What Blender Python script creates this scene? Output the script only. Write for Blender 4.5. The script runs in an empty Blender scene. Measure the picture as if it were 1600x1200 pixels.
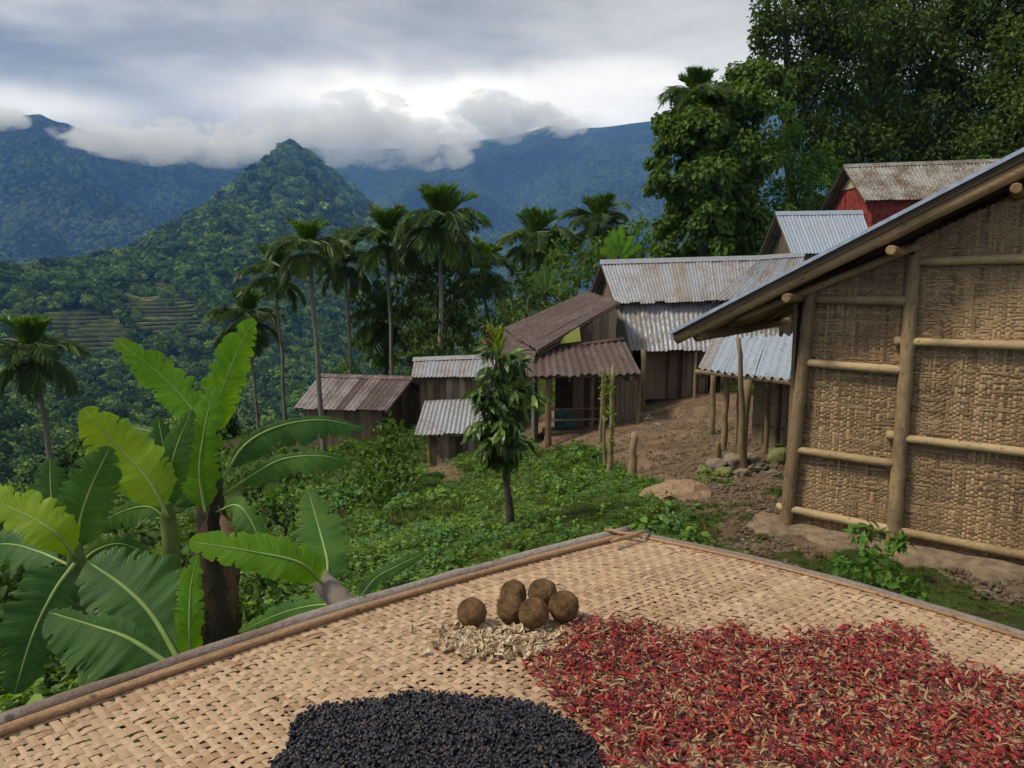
import bpy, math, random, colorsys
import numpy as np
from mathutils import Vector, Matrix

S = bpy.context.scene
COL = S.collection
R = math.radians
random.seed(7)
RNG = np.random.default_rng(7)

# ------------------------------------------------------------------ camera
CAMH = 2.8
PITCH = R(8.0)
FPX = 1155.0
cam_data = bpy.data.cameras.new("camera")
cam_data.sensor_width = 36.0
cam_data.lens = 36.0 * FPX / 1600.0
cam_data.clip_start = 0.05
cam_data.clip_end = 30000.0
cam = bpy.data.objects.new("camera", cam_data)
COL.objects.link(cam)
cam.location = (0, 0, CAMH)
cam.rotation_euler = (R(90) - PITCH, 0, 0)
S.camera = cam

# ------------------------------------------------------------------ render / exposure
S.view_settings.view_transform = 'Standard'
S.view_settings.look = 'None'
S.view_settings.exposure = 1.13
S.view_settings.gamma = 1.0
S.view_settings.use_curve_mapping = False
cy = S.cycles
cy.use_denoising = True
try:
    cy.denoiser = 'OPENIMAGEDENOISE'
except Exception:
    pass
cy.max_bounces = 6
cy.diffuse_bounces = 3
cy.glossy_bounces = 2
cy.transmission_bounces = 3
cy.transparent_max_bounces = 6
cy.volume_bounces = 6
cy.caustics_reflective = False
cy.caustics_refractive = False
cy.sample_clamp_indirect = 6.0

# ------------------------------------------------------------------ node helpers
def nn(nt, t, **kw):
    n = nt.nodes.new(t)
    for k, v in kw.items():
        if k == 'ins':
            for a, b in v.items():
                n.inputs[a].default_value = b
        else:
            setattr(n, k, v)
    return n

def lk(nt, a, b):
    nt.links.new(a, b)

def mixc(nt, fac, a, b, blend='MIX'):
    m = nt.nodes.new('ShaderNodeMix'); m.data_type = 'RGBA'; m.blend_type = blend
    m.clamp_factor = True
    for sock, v in ((m.inputs[0], fac), (m.inputs[6], a), (m.inputs[7], b)):
        if hasattr(v, 'is_linked') or isinstance(v, bpy.types.NodeSocket):
            nt.links.new(v, sock)
        elif isinstance(v, (int, float)):
            sock.default_value = v
        else:
            sock.default_value = (*v, 1) if len(v) == 3 else v
    return m.outputs[2]

def mth(nt, op, a, b=0.0, c=0.0, clamp=False):
    m = nt.nodes.new('ShaderNodeMath'); m.operation = op; m.use_clamp = clamp
    for i, v in enumerate((a, b, c)):
        if isinstance(v, bpy.types.NodeSocket):
            nt.links.new(v, m.inputs[i])
        else:
            m.inputs[i].default_value = v
    return m.outputs[0]

def noise(nt, vec, scale, detail=4, rough=0.55, dist=0.0):
    n = nt.nodes.new('ShaderNodeTexNoise')
    n.inputs['Scale'].default_value = scale
    n.inputs['Detail'].default_value = detail
    n.inputs['Roughness'].default_value = rough
    n.inputs['Distortion'].default_value = dist
    if vec is not None:
        nt.links.new(vec, n.inputs['Vector'])
    return n.outputs['Fac']

def ramp(nt, fac, stops):
    r = nt.nodes.new('ShaderNodeValToRGB')
    nt.links.new(fac, r.inputs[0])
    el = r.color_ramp.elements
    while len(el) < len(stops):
        el.new(0.5)
    for e, (p, c) in zip(el, stops):
        e.position = p
        e.color = (c, c, c, 1) if isinstance(c, (int, float)) else (*c, 1)
    return r.outputs[0]

def mapr(nt, v, a, b, c=0.0, d=1.0, smooth=True):
    m = nt.nodes.new('ShaderNodeMapRange')
    m.interpolation_type = 'SMOOTHSTEP' if smooth else 'LINEAR'
    nt.links.new(v, m.inputs[0])
    for i, q in enumerate((a, b, c, d)):
        m.inputs[i + 1].default_value = q
    return m.outputs[0]

def mapping(nt, vec, scale=(1, 1, 1), loc=(0, 0, 0), rot=(0, 0, 0)):
    m = nt.nodes.new('ShaderNodeMapping')
    m.inputs['Scale'].default_value = scale
    m.inputs['Location'].default_value = loc
    m.inputs['Rotation'].default_value = rot
    nt.links.new(vec, m.inputs['Vector'])
    return m.outputs[0]

# ------------------------------------------------------------------ pixel <-> world (build-time measuring only)
SP, CP = math.sin(PITCH), math.cos(PITCH)
def ray(px, py):
    dx = (px - 800) / FPX; dy = (600 - py) / FPX
    return Vector((dx, dy * SP + CP, dy * CP - SP))
CAM = Vector((0, 0, CAMH))
def P(px, py, Y):
    d = ray(px, py)
    return CAM + d * (Y / d.y)
def G(px, py, z=0.0):
    d = ray(px, py)
    return CAM + d * ((z - CAMH) / d.z)
def PL(px, py, o, n):
    d = ray(px, py)
    return CAM + d * ((o - CAM).dot(n) / d.dot(n))
def proj(p):
    x, y, z = p[0], p[1], p[2] - CAMH
    f = y * CP - z * SP
    u = y * SP + z * CP
    if f <= 0.01:
        return (-9999, -9999)
    return (800 + x / f * FPX, 600 - u / f * FPX)
def projn(A):
    x, y, z = A[:, 0], A[:, 1], A[:, 2] - CAMH
    f = np.maximum(y * CP - z * SP, 0.01); u = y * SP + z * CP
    return 800 + x / f * FPX, 600 - u / f * FPX
def inpoly(px, py, poly):
    px = np.asarray(px); py = np.asarray(py)
    r = np.zeros(px.shape, bool)
    n = len(poly)
    for i in range(n):
        x0, y0 = poly[i]; x1, y1 = poly[(i + 1) % n]
        c = ((y0 > py) != (y1 > py))
        xi = (x1 - x0) * (py - y0) / ((y1 - y0) if y1 != y0 else 1e-9) + x0
        r ^= c & (px < xi)
    return r

# ------------------------------------------------------------------ sun and sky
SUN_EL = R(52); SUN_AZ = R(-104)          # azimuth from +Y towards +X: the sun stands to the left
sd = Vector((math.sin(SUN_AZ) * math.cos(SUN_EL), math.cos(SUN_AZ) * math.cos(SUN_EL), math.sin(SUN_EL)))
sl = bpy.data.lights.new("sun", 'SUN')
sl.energy = 1.5
sl.angle = R(10)
sl.color = (1.0, 0.96, 0.90)
so = bpy.data.objects.new("sun", sl); COL.objects.link(so)
so.rotation_euler = (-sd).to_track_quat('-Z', 'Y').to_euler()
so.location = (0, 0, 60)

W = bpy.data.worlds.new("World"); S.world = W
W.use_nodes = True
nt = W.node_tree
nt.nodes.clear()
wout = nn(nt, 'ShaderNodeOutputWorld')
bg = nn(nt, 'ShaderNodeBackground'); bg.inputs[1].default_value = 0.1
lk(nt, bg.outputs[0], wout.inputs[0])
sky = nn(nt, 'ShaderNodeTexSky'); sky.sky_type = 'NISHITA'; sky.sun_disc = False
sky.sun_elevation = SUN_EL; sky.sun_rotation = SUN_AZ
tc = nn(nt, 'ShaderNodeTexCoord')
sep = nn(nt, 'ShaderNodeSeparateXYZ'); lk(nt, tc.outputs['Generated'], sep.inputs[0])
zc = mth(nt, 'MAXIMUM', sep.outputs[2], 0.0)
den = mth(nt, 'ADD', zc, 0.16)
cx = mth(nt, 'DIVIDE', sep.outputs[0], den)
cyy = mth(nt, 'DIVIDE', sep.outputs[1], den)
comb = nn(nt, 'ShaderNodeCombineXYZ'); lk(nt, cx, comb.inputs[0]); lk(nt, cyy, comb.inputs[1])
v1 = mapping(nt, comb.outputs[0], (0.55, 0.75, 1), (3.1, 1.7, 0), (0, 0, R(-14)))
n1 = noise(nt, v1, 0.95, 7, 0.50, 0.35)
n2 = noise(nt, mapping(nt, comb.outputs[0], (1, 1.5, 1), (8.3, 2.2, 0)), 2.2, 6, 0.55, 0.3)
cl = mth(nt, 'ADD', mth(nt, 'MULTIPLY', n1, 0.75), mth(nt, 'MULTIPLY', n2, 0.25))
base = ramp(nt, cl, [(0.39, (0.095, 0.101, 0.110)), (0.46, (0.165, 0.175, 0.188)), (0.53, (0.27, 0.283, 0.305)), (0.62, (0.46, 0.478, 0.51))])
# thin places in the deck where the light comes through (directions measured from the photograph)
def glow(px, py, sx, sy, amt):
    d = ray(px, py).normalized()
    az = math.atan2(d.x, d.y); el = math.asin(d.z)
    a = mth(nt, 'ARCTAN2', sep.outputs[0], sep.outputs[1])
    e = mth(nt, 'ARCSINE', sep.outputs[2])
    w = noise(nt, tc.outputs['Generated'], 9.0, 5, 0.6)
    wv = mth(nt, 'MULTIPLY', mth(nt, 'SUBTRACT', w, 0.5), 1.9)
    qa = mth(nt, 'DIVIDE', mth(nt, 'SUBTRACT', a, az), sx)
    qe = mth(nt, 'ADD', mth(nt, 'DIVIDE', mth(nt, 'SUBTRACT', e, el), sy), wv)
    r2 = mth(nt, 'ADD', mth(nt, 'MULTIPLY', qa, qa), mth(nt, 'MULTIPLY', qe, qe))
    g = mth(nt, 'POWER', 2.71828, mth(nt, 'MULTIPLY', r2, -1.0))
    return mth(nt, 'MULTIPLY', g, amt)
g = glow(655, 160, 0.17, 0.032, 0.95)
g = mth(nt, 'ADD', g, glow(40, 160, 0.12, 0.022, 0.65))
g = mth(nt, 'ADD', g, glow(960, 130, 0.22, 0.020, 0.45))
g = mth(nt, 'ADD', g, glow(1060, 30, 0.16, 0.05, 0.22))
g = mth(nt, 'ADD', g, glow(440, 150, 0.14, 0.03, 0.25))
cloudc = mixc(nt, g, base, (0.60, 0.615, 0.64))
# low in the sky the deck is seen through more air: its far part is cooler
cloudc = mixc(nt, mapr(nt, zc, 0.12, 0.36, 1.0, 0.0), cloudc, (0.93, 1.02, 1.42), 'MULTIPLY')
fin = nn(nt, 'ShaderNodeVectorMath'); fin.operation = 'SCALE'; fin.inputs[3].default_value = 10.0
lk(nt, cloudc, fin.inputs[0])
out = mixc(nt, 0.96, sky.outputs[0], fin.outputs[0])
lk(nt, out, bg.inputs[0])

# ------------------------------------------------------------------ objects: tags, parents, mesh builder
ORG = {}
def tag(o, label=None, cat=None, group=None, kind=None):
    if label: o['label'] = label
    if cat: o['category'] = cat
    if group: o['group'] = group
    if kind: o['kind'] = kind
    return o

def thing(name, label, cat, loc=(0, 0, 0), group=None):
    o = bpy.data.objects.new(name, None); COL.objects.link(o)
    o.location = loc; o.empty_display_size = 0.3
    ORG[o.name] = Vector(loc)
    return tag(o, label, cat, group)

def link(name, me, mat=None, parent=None, loc=None, label=None, kind=None):
    o = bpy.data.objects.new(name, me); COL.objects.link(o)
    if mat is not None and len(me.materials) == 0:
        me.materials.append(mat)
    if parent is not None:
        o.parent = parent
    if loc is not None:
        o.location = loc
    if label: o['label'] = label
    if kind: o['kind'] = kind
    ORG[o.name] = ORG.get(parent.name, Vector((0, 0, 0))) if parent is not None else Vector(loc or (0, 0, 0))
    return o

class MB:
    def __init__(s):
        s.v = []; s.f = []; s.mi = []
    def add(s, vs, fs, m=0):
        b = len(s.v)
        s.v.extend([tuple(v) for v in vs])
        s.f.extend([tuple(i + b for i in f) for f in fs])
        s.mi.extend([m] * len(fs))
        return s
    def hexa(s, c, m=0):            # 8 corners: bottom 0-3, top 4-7
        return s.add(c, [(3, 2, 1, 0), (4, 5, 6, 7), (0, 1, 5, 4), (1, 2, 6, 5), (2, 3, 7, 6), (3, 0, 4, 7)], m)
    def box(s, o, ax, ay, az, m=0):  # corner o and three edge vectors
        o, ax, ay, az = map(Vector, (o, ax, ay, az))
        return s.hexa([o, o + ax, o + ax + ay, o + ay, o + az, o + ax + az, o + ax + ay + az, o + ay + az], m)
    def cbox(s, c, ax, ay, az, m=0):  # centred
        c, ax, ay, az = map(Vector, (c, ax, ay, az))
        return s.box(c - (ax + ay + az) / 2, ax, ay, az, m)
    def tube(s, pts, rad, n=8, m=0, cap=True, jit=0.0):
        pts = [Vector(p) for p in pts]
        if not hasattr(rad, '__len__'): rad = [rad] * len(pts)
        rings = []
        ref = None
        for i, p in enumerate(pts):
            t = (pts[min(i + 1, len(pts) - 1)] - pts[max(i - 1, 0)]).normalized()
            if ref is None:
                ref = t.cross(Vector((0, 0, 1)))
                if ref.length < 0.1: ref = t.cross(Vector((1, 0, 0)))
            a = (ref - t * ref.dot(t)).normalized(); ref = a
            b = t.cross(a)
            rings.append([p + (a * math.cos(k * 2 * math.pi / n) + b * math.sin(k * 2 * math.pi / n)) * rad[i] * (1 + random.uniform(-jit, jit)) for k in range(n)])
        vs = [q for r_ in rings for q in r_]
        fs = []
        for i in range(len(pts) - 1):
            for k in range(n):
                fs.append((i * n + k, i * n + (k + 1) % n, (i + 1) * n + (k + 1) % n, (i + 1) * n + k))
        if cap:
            fs.append(tuple(range(n - 1, -1, -1)))
            fs.append(tuple((len(pts) - 1) * n + k for k in range(n)))
        return s.add(vs, fs, m)
    def build(s, name, mat, parent=None, smooth=False, label=None, kind=None, loc=None):
        me = bpy.data.meshes.new(name)
        off = ORG.get(parent.name, Vector((0, 0, 0))) if parent is not None else Vector(loc or (0, 0, 0))
        A = np.array(s.v, dtype=float) - np.array(off)
        me.from_pydata(A.tolist(), [], s.f)
        mats = mat if isinstance(mat, (list, tuple)) else [mat]
        for q in mats: me.materials.append(q)
        if len(mats) > 1:
            me.polygons.foreach_set('material_index', s.mi)
        if smooth:
            me.polygons.foreach_set('use_smooth', [True] * len(s.f))
        me.update()
        o = bpy.data.objects.new(name, me); COL.objects.link(o)
        if parent is not None:
            o.parent = parent
        else:
            o.location = off
        ORG[o.name] = off
        if label: o['label'] = label
        if kind: o['kind'] = kind
        return o

def npmesh(name, V, F, mats, smooth=False, off=(0, 0, 0), mi=None):
    me = bpy.data.meshes.new(name)
    me.from_pydata((np.asarray(V, float) - np.array(off)).tolist(), [], np.asarray(F).tolist())
    for q in (mats if isinstance(mats, (list, tuple)) else [mats]): me.materials.append(q)
    if mi is not None: me.polygons.foreach_set('material_index', np.asarray(mi, dtype=np.int32))
    if smooth: me.polygons.foreach_set('use_smooth', np.ones(len(me.polygons), bool))
    me.update()
    return me

def npobj(name, V, F, mats, parent=None, smooth=False, label=None, kind=None, mi=None, loc=None):
    off = ORG.get(parent.name, Vector((0, 0, 0))) if parent is not None else Vector(loc or (0, 0, 0))
    me = npmesh(name, V, F, mats, smooth, off, mi)
    o = bpy.data.objects.new(name, me); COL.objects.link(o)
    if parent is not None: o.parent = parent
    else: o.location = off
    ORG[o.name] = off
    if label: o['label'] = label
    if kind: o['kind'] = kind
    return o

def copy_tree(src, loc=None, rz=None, scale=None):
    c = src.copy(); COL.objects.link(c)
    for ch in src.children:
        d = ch.copy(); COL.objects.link(d); d.parent = c
        for g_ in ch.children:
            e = g_.copy(); COL.objects.link(e); e.parent = d
    if loc is not None: c.location = loc
    if rz is not None: c.rotation_euler.z = rz
    if scale is not None: c.scale = (scale,) * 3
    return c

# ------------------------------------------------------------------ numpy value noise
def _h(ix, iy, iz, seed):
    n = (ix.astype(np.int64) * 374761393 + iy.astype(np.int64) * 668265263 + iz.astype(np.int64) * 2147483647 + seed * 1274126177) & 0xffffffff
    n = ((n ^ (n >> 13)) * 1274126177) & 0xffffffff
    n = n ^ (n >> 16)
    return (n & 0xffff) / 65535.0
def vn(x, y, z=None, seed=0):
    x = np.asarray(x, float); y = np.asarray(y, float)
    z = np.zeros_like(x) if z is None else np.asarray(z, float)
    ix, iy, iz = np.floor(x), np.floor(y), np.floor(z)
    fx, fy, fz = x - ix, y - iy, z - iz
    fx, fy, fz = [q * q * (3 - 2 * q) for q in (fx, fy, fz)]
    r = 0
    for a in (0, 1):
        for b in (0, 1):
            for c in (0, 1):
                w = (fx if a else 1 - fx) * (fy if b else 1 - fy) * (fz if c else 1 - fz)
                r = r + w * _h(ix + a, iy + b, iz + c, seed)
    return r * 2 - 1
def fbm(x, y, z=None, oct=4, seed=0, gain=0.5):
    r = 0; a = 1.0; f = 1.0
    for i in range(oct):
        r = r + a * vn(np.asarray(x) * f, np.asarray(y) * f, None if z is None else np.asarray(z) * f, seed + i)
        a *= gain; f *= 2.03
    return r

# ------------------------------------------------------------------ materials
def newmat(name):
    m = bpy.data.materials.new(name); m.use_nodes = True
    t = m.node_tree
    b = t.nodes['Principled BSDF']
    return m, t, b

def bump(t, b, h, strength, dist=0.02):
    n = nn(t, 'ShaderNodeBump'); n.inputs['Strength'].default_value = strength; n.inputs['Distance'].default_value = dist
    lk(t, h, n.inputs['Height']); lk(t, n.outputs[0], b.inputs['Normal'])

def leafmat(name, cols, trans=0.35, rough=0.5, spec=0.35, big=None, island=True):
    """cols: list of colours spread over a random value per leaf; big: scale of slow colour drift"""
    m, t, b = newmat(name)
    geo = nn(t, 'ShaderNodeNewGeometry')
    oi = nn(t, 'ShaderNodeObjectInfo')
    r1 = geo.outputs['Random Per Island'] if island else oi.outputs['Random']
    f = r1
    if big:
        tcn = nn(t, 'ShaderNodeTexCoord')
        nz = noise(t, tcn.outputs['Object'], big, 2)
        f = mth(t, 'ADD', mth(t, 'MULTIPLY', r1, 0.55), mth(t, 'MULTIPLY', nz, 0.45))
    f2 = mth(t, 'ADD', mth(t, 'MULTIPLY', f, 0.72), mth(t, 'MULTIPLY', oi.outputs['Random'], 0.28))
    n = len(cols)
    c = ramp(t, f2, [(0.08 + 0.84 * i / max(n - 1, 1), cols[i]) for i in range(n)])
    lk(t, c, b.inputs['Base Color'])
    b.inputs['Roughness'].default_value = rough
    b.inputs['Specular IOR Level'].default_value = spec
    tr = nn(t, 'ShaderNodeBsdfTranslucent')
    hs = nn(t, 'ShaderNodeHueSaturation'); hs.inputs['Saturation'].default_value = 1.15; hs.inputs['Value'].default_value = 1.5
    hs.inputs['Hue'].default_value = 0.485
    lk(t, c, hs.inputs['Color']); lk(t, hs.outputs[0], tr.inputs[0])
    mx = nn(t, 'ShaderNodeMixShader'); mx.inputs[0].default_value = trans
    lk(t, b.outputs[0], mx.inputs[1]); lk(t, tr.outputs[0], mx.inputs[2])
    lk(t, mx.outputs[0], t.nodes['Material Output'].inputs[0])
    return m

def woodmat(name, c1, c2, scale=(1, 1, 12), rough=0.75, nodes=0, bs=0.4, dirt=None, knots=0):
    """streaky wood or bamboo, colour drift per object"""
    m, t, b = newmat(name)
    tcn = nn(t, 'ShaderNodeTexCoord'); oi = nn(t, 'ShaderNodeObjectInfo')
    ad = nn(t, 'ShaderNodeVectorMath'); ad.operation = 'ADD'
    lk(t, tcn.outputs['Object'], ad.inputs[0])
    cmb = nn(t, 'ShaderNodeCombineXYZ'); rr = mth(t, 'MULTIPLY', oi.outputs['Random'], 37.0)
    lk(t, rr, cmb.inputs[0]); lk(t, rr, cmb.inputs[1]); lk(t, cmb.outputs[0], ad.inputs[1])
    v = mapping(t, ad.outputs[0], scale)
    n1 = noise(t, v, 3.0, 6, 0.65, 0.4)
    n2 = noise(t, ad.outputs[0], 1.7, 4, 0.6)
    f = mth(t, 'ADD', mth(t, 'MULTIPLY', n1, 0.6), mth(t, 'MULTIPLY', n2, 0.5))
    f = mth(t, 'ADD', f, mth(t, 'MULTIPLY', mth(t, 'SUBTRACT', oi.outputs['Random'], 0.5), 0.28))
    c = ramp(t, f, [(0.30, c1), (0.72, c2)])
    if dirt:
        n3 = noise(t, ad.outputs[0], 0.9, 5, 0.7)
        c = mixc(t, mapr(t, n3, 0.5, 0.68), c, dirt)
    if knots:
        vk = nn(t, 'ShaderNodeTexVoronoi'); vk.inputs['Scale'].default_value = knots; lk(t, ad.outputs[0], vk.inputs['Vector'])
        c = mixc(t, mapr(t, vk.outputs['Distance'], 0.07, 0.17, 0.8, 0.0), c, [q * 0.45 for q in c1])
        nf = noise(t, mapping(t, ad.outputs[0], [q * 5 for q in scale]), 3.0, 4, 0.7)
        c = mixc(t, mapr(t, nf, 0.45, 0.75, 0.0, 0.75), c, c1)
    lk(t, c, b.inputs['Base Color'])
    b.inputs['Roughness'].default_value = rough
    b.inputs['Specular IOR Level'].default_value = 0.25
    bump(t, b, n1, bs, 0.01)
    return m

def tinmat(name, base, rustc, amount, rough=0.5, metallic=0.35, moss=None, streak=(6, 6, 0.7)):
    m, t, b = newmat(name)
    tcn = nn(t, 'ShaderNodeTexCoord'); oi = nn(t, 'ShaderNodeObjectInfo')
    v = mapping(t, tcn.outputs['Object'], (1, 1, 1))
    n1 = noise(t, v, 1.3, 6, 0.65)
    n2 = noise(t, mapping(t, v, streak), 2.6, 5, 0.65)
    n3 = noise(t, v, 14.0, 4, 0.6)
    rnd = mth(t, 'MULTIPLY', mth(t, 'SUBTRACT', oi.outputs['Random'], 0.5), 0.10)
    f = mth(t, 'ADD', mth(t, 'ADD', mth(t, 'MULTIPLY', n1, 0.4), mth(t, 'MULTIPLY', n2, 0.6)), rnd)
    rf = mapr(t, f, 0.62 - amount * 0.34, 0.74 - amount * 0.2)
    bc = mixc(t, mapr(t, mth(t, 'ADD', n3, rnd), 0.3, 0.75, 0, 1, False), [q * 0.72 for q in base], [min(1, q * 1.22) for q in base])
    rc = mixc(t, n3, [q * 0.7 for q in rustc], [q * 1.5 for q in rustc])
    c = mixc(t, rf, bc, rc)
    if moss:
        n4 = noise(t, v, 2.1, 5, 0.7)
        c = mixc(t, mapr(t, n4, 0.56, 0.66), c, moss)
    lk(t, c, b.inputs['Base Color'])
    lk(t, mth(t, 'MULTIPLY', mth(t, 'SUBTRACT', 1.0, rf), metallic), b.inputs['Metallic'])
    lk(t, mapr(t, rf, 0, 1, rough, 0.85), b.inputs['Roughness'])
    bump(t, b, n3, 0.25, 0.01)
    return m

M = {}
M['bamboo'] = woodmat('bamboo_pole', (0.13, 0.085, 0.042), (0.42, 0.305, 0.165), (12, 12, 3), 0.6, bs=0.9, dirt=(0.20, 0.15, 0.085), knots=11)
M['bamboo_pale'] = woodmat('bamboo_pole_pale', (0.20, 0.135, 0.062), (0.50, 0.37, 0.20), (7, 7, 14), 0.6, bs=0.9, dirt=(0.28, 0.20, 0.105), knots=11)
M['log'] = woodmat('peeled_log', (0.13, 0.075, 0.035), (0.46, 0.31, 0.16), (6, 6, 14), 0.65, bs=1.0, dirt=(0.20, 0.13, 0.07), knots=9)
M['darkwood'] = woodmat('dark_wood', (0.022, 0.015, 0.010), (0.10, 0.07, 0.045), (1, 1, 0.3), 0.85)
M['plank'] = woodmat('weathered_plank', (0.05, 0.036, 0.024), (0.19, 0.145, 0.10), (4, 4, 0.4), 0.85)
M['paleplank'] = woodmat('pale_plank', (0.15, 0.115, 0.075), (0.42, 0.36, 0.27), (4, 4, 0.4), 0.85, dirt=(0.13, 0.09, 0.055))
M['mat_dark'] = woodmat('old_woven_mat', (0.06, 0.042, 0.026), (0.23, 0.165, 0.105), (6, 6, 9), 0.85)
M['splint'] = woodmat('wall_splint', (0.075, 0.043, 0.020), (0.43, 0.290, 0.152), (26, 26, 26), 0.7, bs=0.6, dirt=(0.19, 0.135, 0.085))
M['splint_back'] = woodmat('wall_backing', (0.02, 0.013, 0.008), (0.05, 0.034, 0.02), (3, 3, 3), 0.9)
M['weave'] = woodmat('tray_strip', (0.27, 0.16, 0.09), (0.50, 0.35, 0.22), (14, 14, 14), 0.6, bs=0.4, dirt=(0.34, 0.205, 0.11))
M['rimwood'] = woodmat('grey_rim_pole', (0.15, 0.12, 0.10), (0.34, 0.285, 0.25), (16, 16, 16), 0.75, bs=1.0, dirt=(0.20, 0.145, 0.11), knots=16)
M['lath'] = woodmat('tan_lath', (0.20, 0.11, 0.055), (0.42, 0.265, 0.145), (20, 20, 20), 0.65, bs=0.8, dirt=(0.22, 0.14, 0.08), knots=20)
M['stake'] = woodmat('old_stake', (0.09, 0.06, 0.032), (0.30, 0.215, 0.12), (5, 5, 0.6), 0.85, bs=0.7, dirt=(0.12, 0.13, 0.05))
M['bark'] = woodmat('bark', (0.03, 0.022, 0.016), (0.12, 0.095, 0.07), (3, 3, 1), 0.9, bs=0.8)
M['palmbark'] = woodmat('palm_bark', (0.08, 0.068, 0.055), (0.25, 0.22, 0.18), (1, 1, 9), 0.85, bs=0.6, dirt=(0.10, 0.115, 0.06))
M['bananabark'] = woodmat('banana_stem', (0.020, 0.016, 0.010), (0.085, 0.068, 0.038), (6, 6, 0.5), 0.7, bs=0.6, dirt=(0.05, 0.065, 0.02))
M['banagrey'] = woodmat('banana_stub', (0.08, 0.065, 0.05), (0.22, 0.185, 0.15), (4, 4, 4), 0.75, bs=0.8, dirt=(0.1, 0.075, 0.055))
M['tin_grey'] = tinmat('grey_tin', (0.33, 0.345, 0.37), (0.17, 0.125, 0.10), 0.50, 0.5, 0.25)
M['tin_blue'] = tinmat('blue_grey_tin', (0.33, 0.385, 0.455), (0.18, 0.14, 0.11), 0.22, 0.5, 0.25, moss=None)
M['tin_lean'] = tinmat('streaked_tin', (0.29, 0.29, 0.30), (0.19, 0.15, 0.115), 0.58, 0.55, 0.2)
M['tin_brown'] = tinmat('brown_rusted_tin', (0.15, 0.122, 0.112), (0.072, 0.043, 0.035), 0.9, 0.65, 0.1)
M['tin_bark'] = tinmat('grey_brown_tin', (0.30, 0.265, 0.255), (0.095, 0.06, 0.055), 0.72, 0.65, 0.1)
M['tin_patch'] = tinmat('patchy_rust_tin', (0.36, 0.36, 0.32), (0.095, 0.058, 0.038), 0.66, 0.65, 0.1)
M['tin_edge'] = tinmat('roof_edge_tin', (0.42, 0.48, 0.58), (0.2, 0.15, 0.12), 0.0, 0.4, 0.3)

def plain(name, col, rough=0.8, nscale=6.0, var=0.3, bs=0.3, metallic=0.0):
    m, t, b = newmat(name)
    tcn = nn(t, 'ShaderNodeTexCoord')
    n1 = noise(t, tcn.outputs['Object'], nscale, 6, 0.65)
    c = mixc(t, mapr(t, n1, 0.25, 0.75), [q * (1 - var) for q in col], [min(1, q * (1 + var)) for q in col])
    lk(t, c, b.inputs['Base Color']); b.inputs['Roughness'].default_value = rough
    b.inputs['Metallic'].default_value = metallic
    b.inputs['Specular IOR Level'].default_value = 0.2
    bump(t, b, n1, bs, 0.02)
    return m
M['red'] = plain('faded_red_boards', (0.22, 0.042, 0.034), 0.85, 5, 0.6)
M['cream'] = plain('cream_boards', (0.42, 0.36, 0.22), 0.8, 5, 0.25)
M['lime'] = plain('lime_green_sheet', (0.42, 0.48, 0.10), 0.6, 4, 0.2)
M['teal'] = plain('teal_boards', (0.05, 0.13, 0.115), 0.7, 6, 0.5)
M['stone'] = plain('rough_stone', (0.20, 0.165, 0.12), 0.9, 3.5, 0.35, 0.9)
M['mossy'] = plain('mossy_stone', (0.17, 0.18, 0.07), 0.95, 5, 0.5, 0.9)
M['slab'] = plain('tan_rock', (0.29, 0.19, 0.12), 0.9, 6, 0.3, 0.9)
M['earth'] = plain('packed_earth', (0.20, 0.145, 0.095), 0.95, 8, 0.4, 1.0)
M['greenstem'] = plain('green_stem', (0.11, 0.16, 0.04), 0.6, 9, 0.35, 0.4)

GD = [(0.020, 0.045, 0.012), (0.038, 0.085, 0.018), (0.07, 0.14, 0.025)]
M['leaf_dark'] = leafmat('leaf_dark', [(0.016, 0.036, 0.010), (0.036, 0.072, 0.015), (0.08, 0.135, 0.024)], 0.25, 0.6, 0.2, big=0.35)
M['leaf_forest'] = leafmat('leaf_forest', [(0.030, 0.060, 0.014), (0.080, 0.135, 0.024), (0.17, 0.24, 0.045)], 0.28, 0.6, 0.2, big=0.3)
M['leaf_mid'] = leafmat('leaf_mid', [(0.030, 0.065, 0.012), (0.065, 0.13, 0.020), (0.125, 0.21, 0.028)], 0.32, 0.55, 0.22, big=0.5)
M['leaf_bright'] = leafmat('leaf_bright', [(0.045, 0.11, 0.015), (0.09, 0.20, 0.025), (0.17, 0.30, 0.035)], 0.38, 0.5, big=0.6)
M['leaf_tree'] = leafmat('leaf_thin_tree', [(0.018, 0.045, 0.012), (0.045, 0.095, 0.018), (0.12, 0.20, 0.03)], 0.25, 0.4, 0.4)
M['leaf_yel'] = leafmat('leaf_yellow_green', [(0.11, 0.20, 0.025), (0.24, 0.30, 0.03)], 0.4)
M['palm'] = leafmat('palm_leaf', [(0.026, 0.058, 0.012), (0.055, 0.11, 0.018), (0.11, 0.17, 0.026)], 0.25, 0.45, big=0.8)
M['palm_up'] = leafmat('palm_leaf_young', [(0.045, 0.11, 0.014), (0.085, 0.18, 0.018), (0.14, 0.25, 0.025)], 0.3, 0.45)
M['weed'] = leafmat('weed_leaf', [(0.050, 0.105, 0.014), (0.105, 0.205, 0.024), (0.19, 0.31, 0.04)], 0.35, 0.55)
M['weedb'] = leafmat('weed_leaf_blue', [(0.040, 0.10, 0.022), (0.08, 0.18, 0.04), (0.13, 0.25, 0.055)], 0.3, 0.5)
M['grass'] = leafmat('grass_blade', [(0.045, 0.085, 0.015), (0.085, 0.15, 0.024), (0.15, 0.20, 0.04)], 0.3, 0.6)
M['dry'] = leafmat('dry_leaf', [(0.09, 0.05, 0.025), (0.17, 0.10, 0.045), (0.26, 0.18, 0.09)], 0.1, 0.8)
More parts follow.
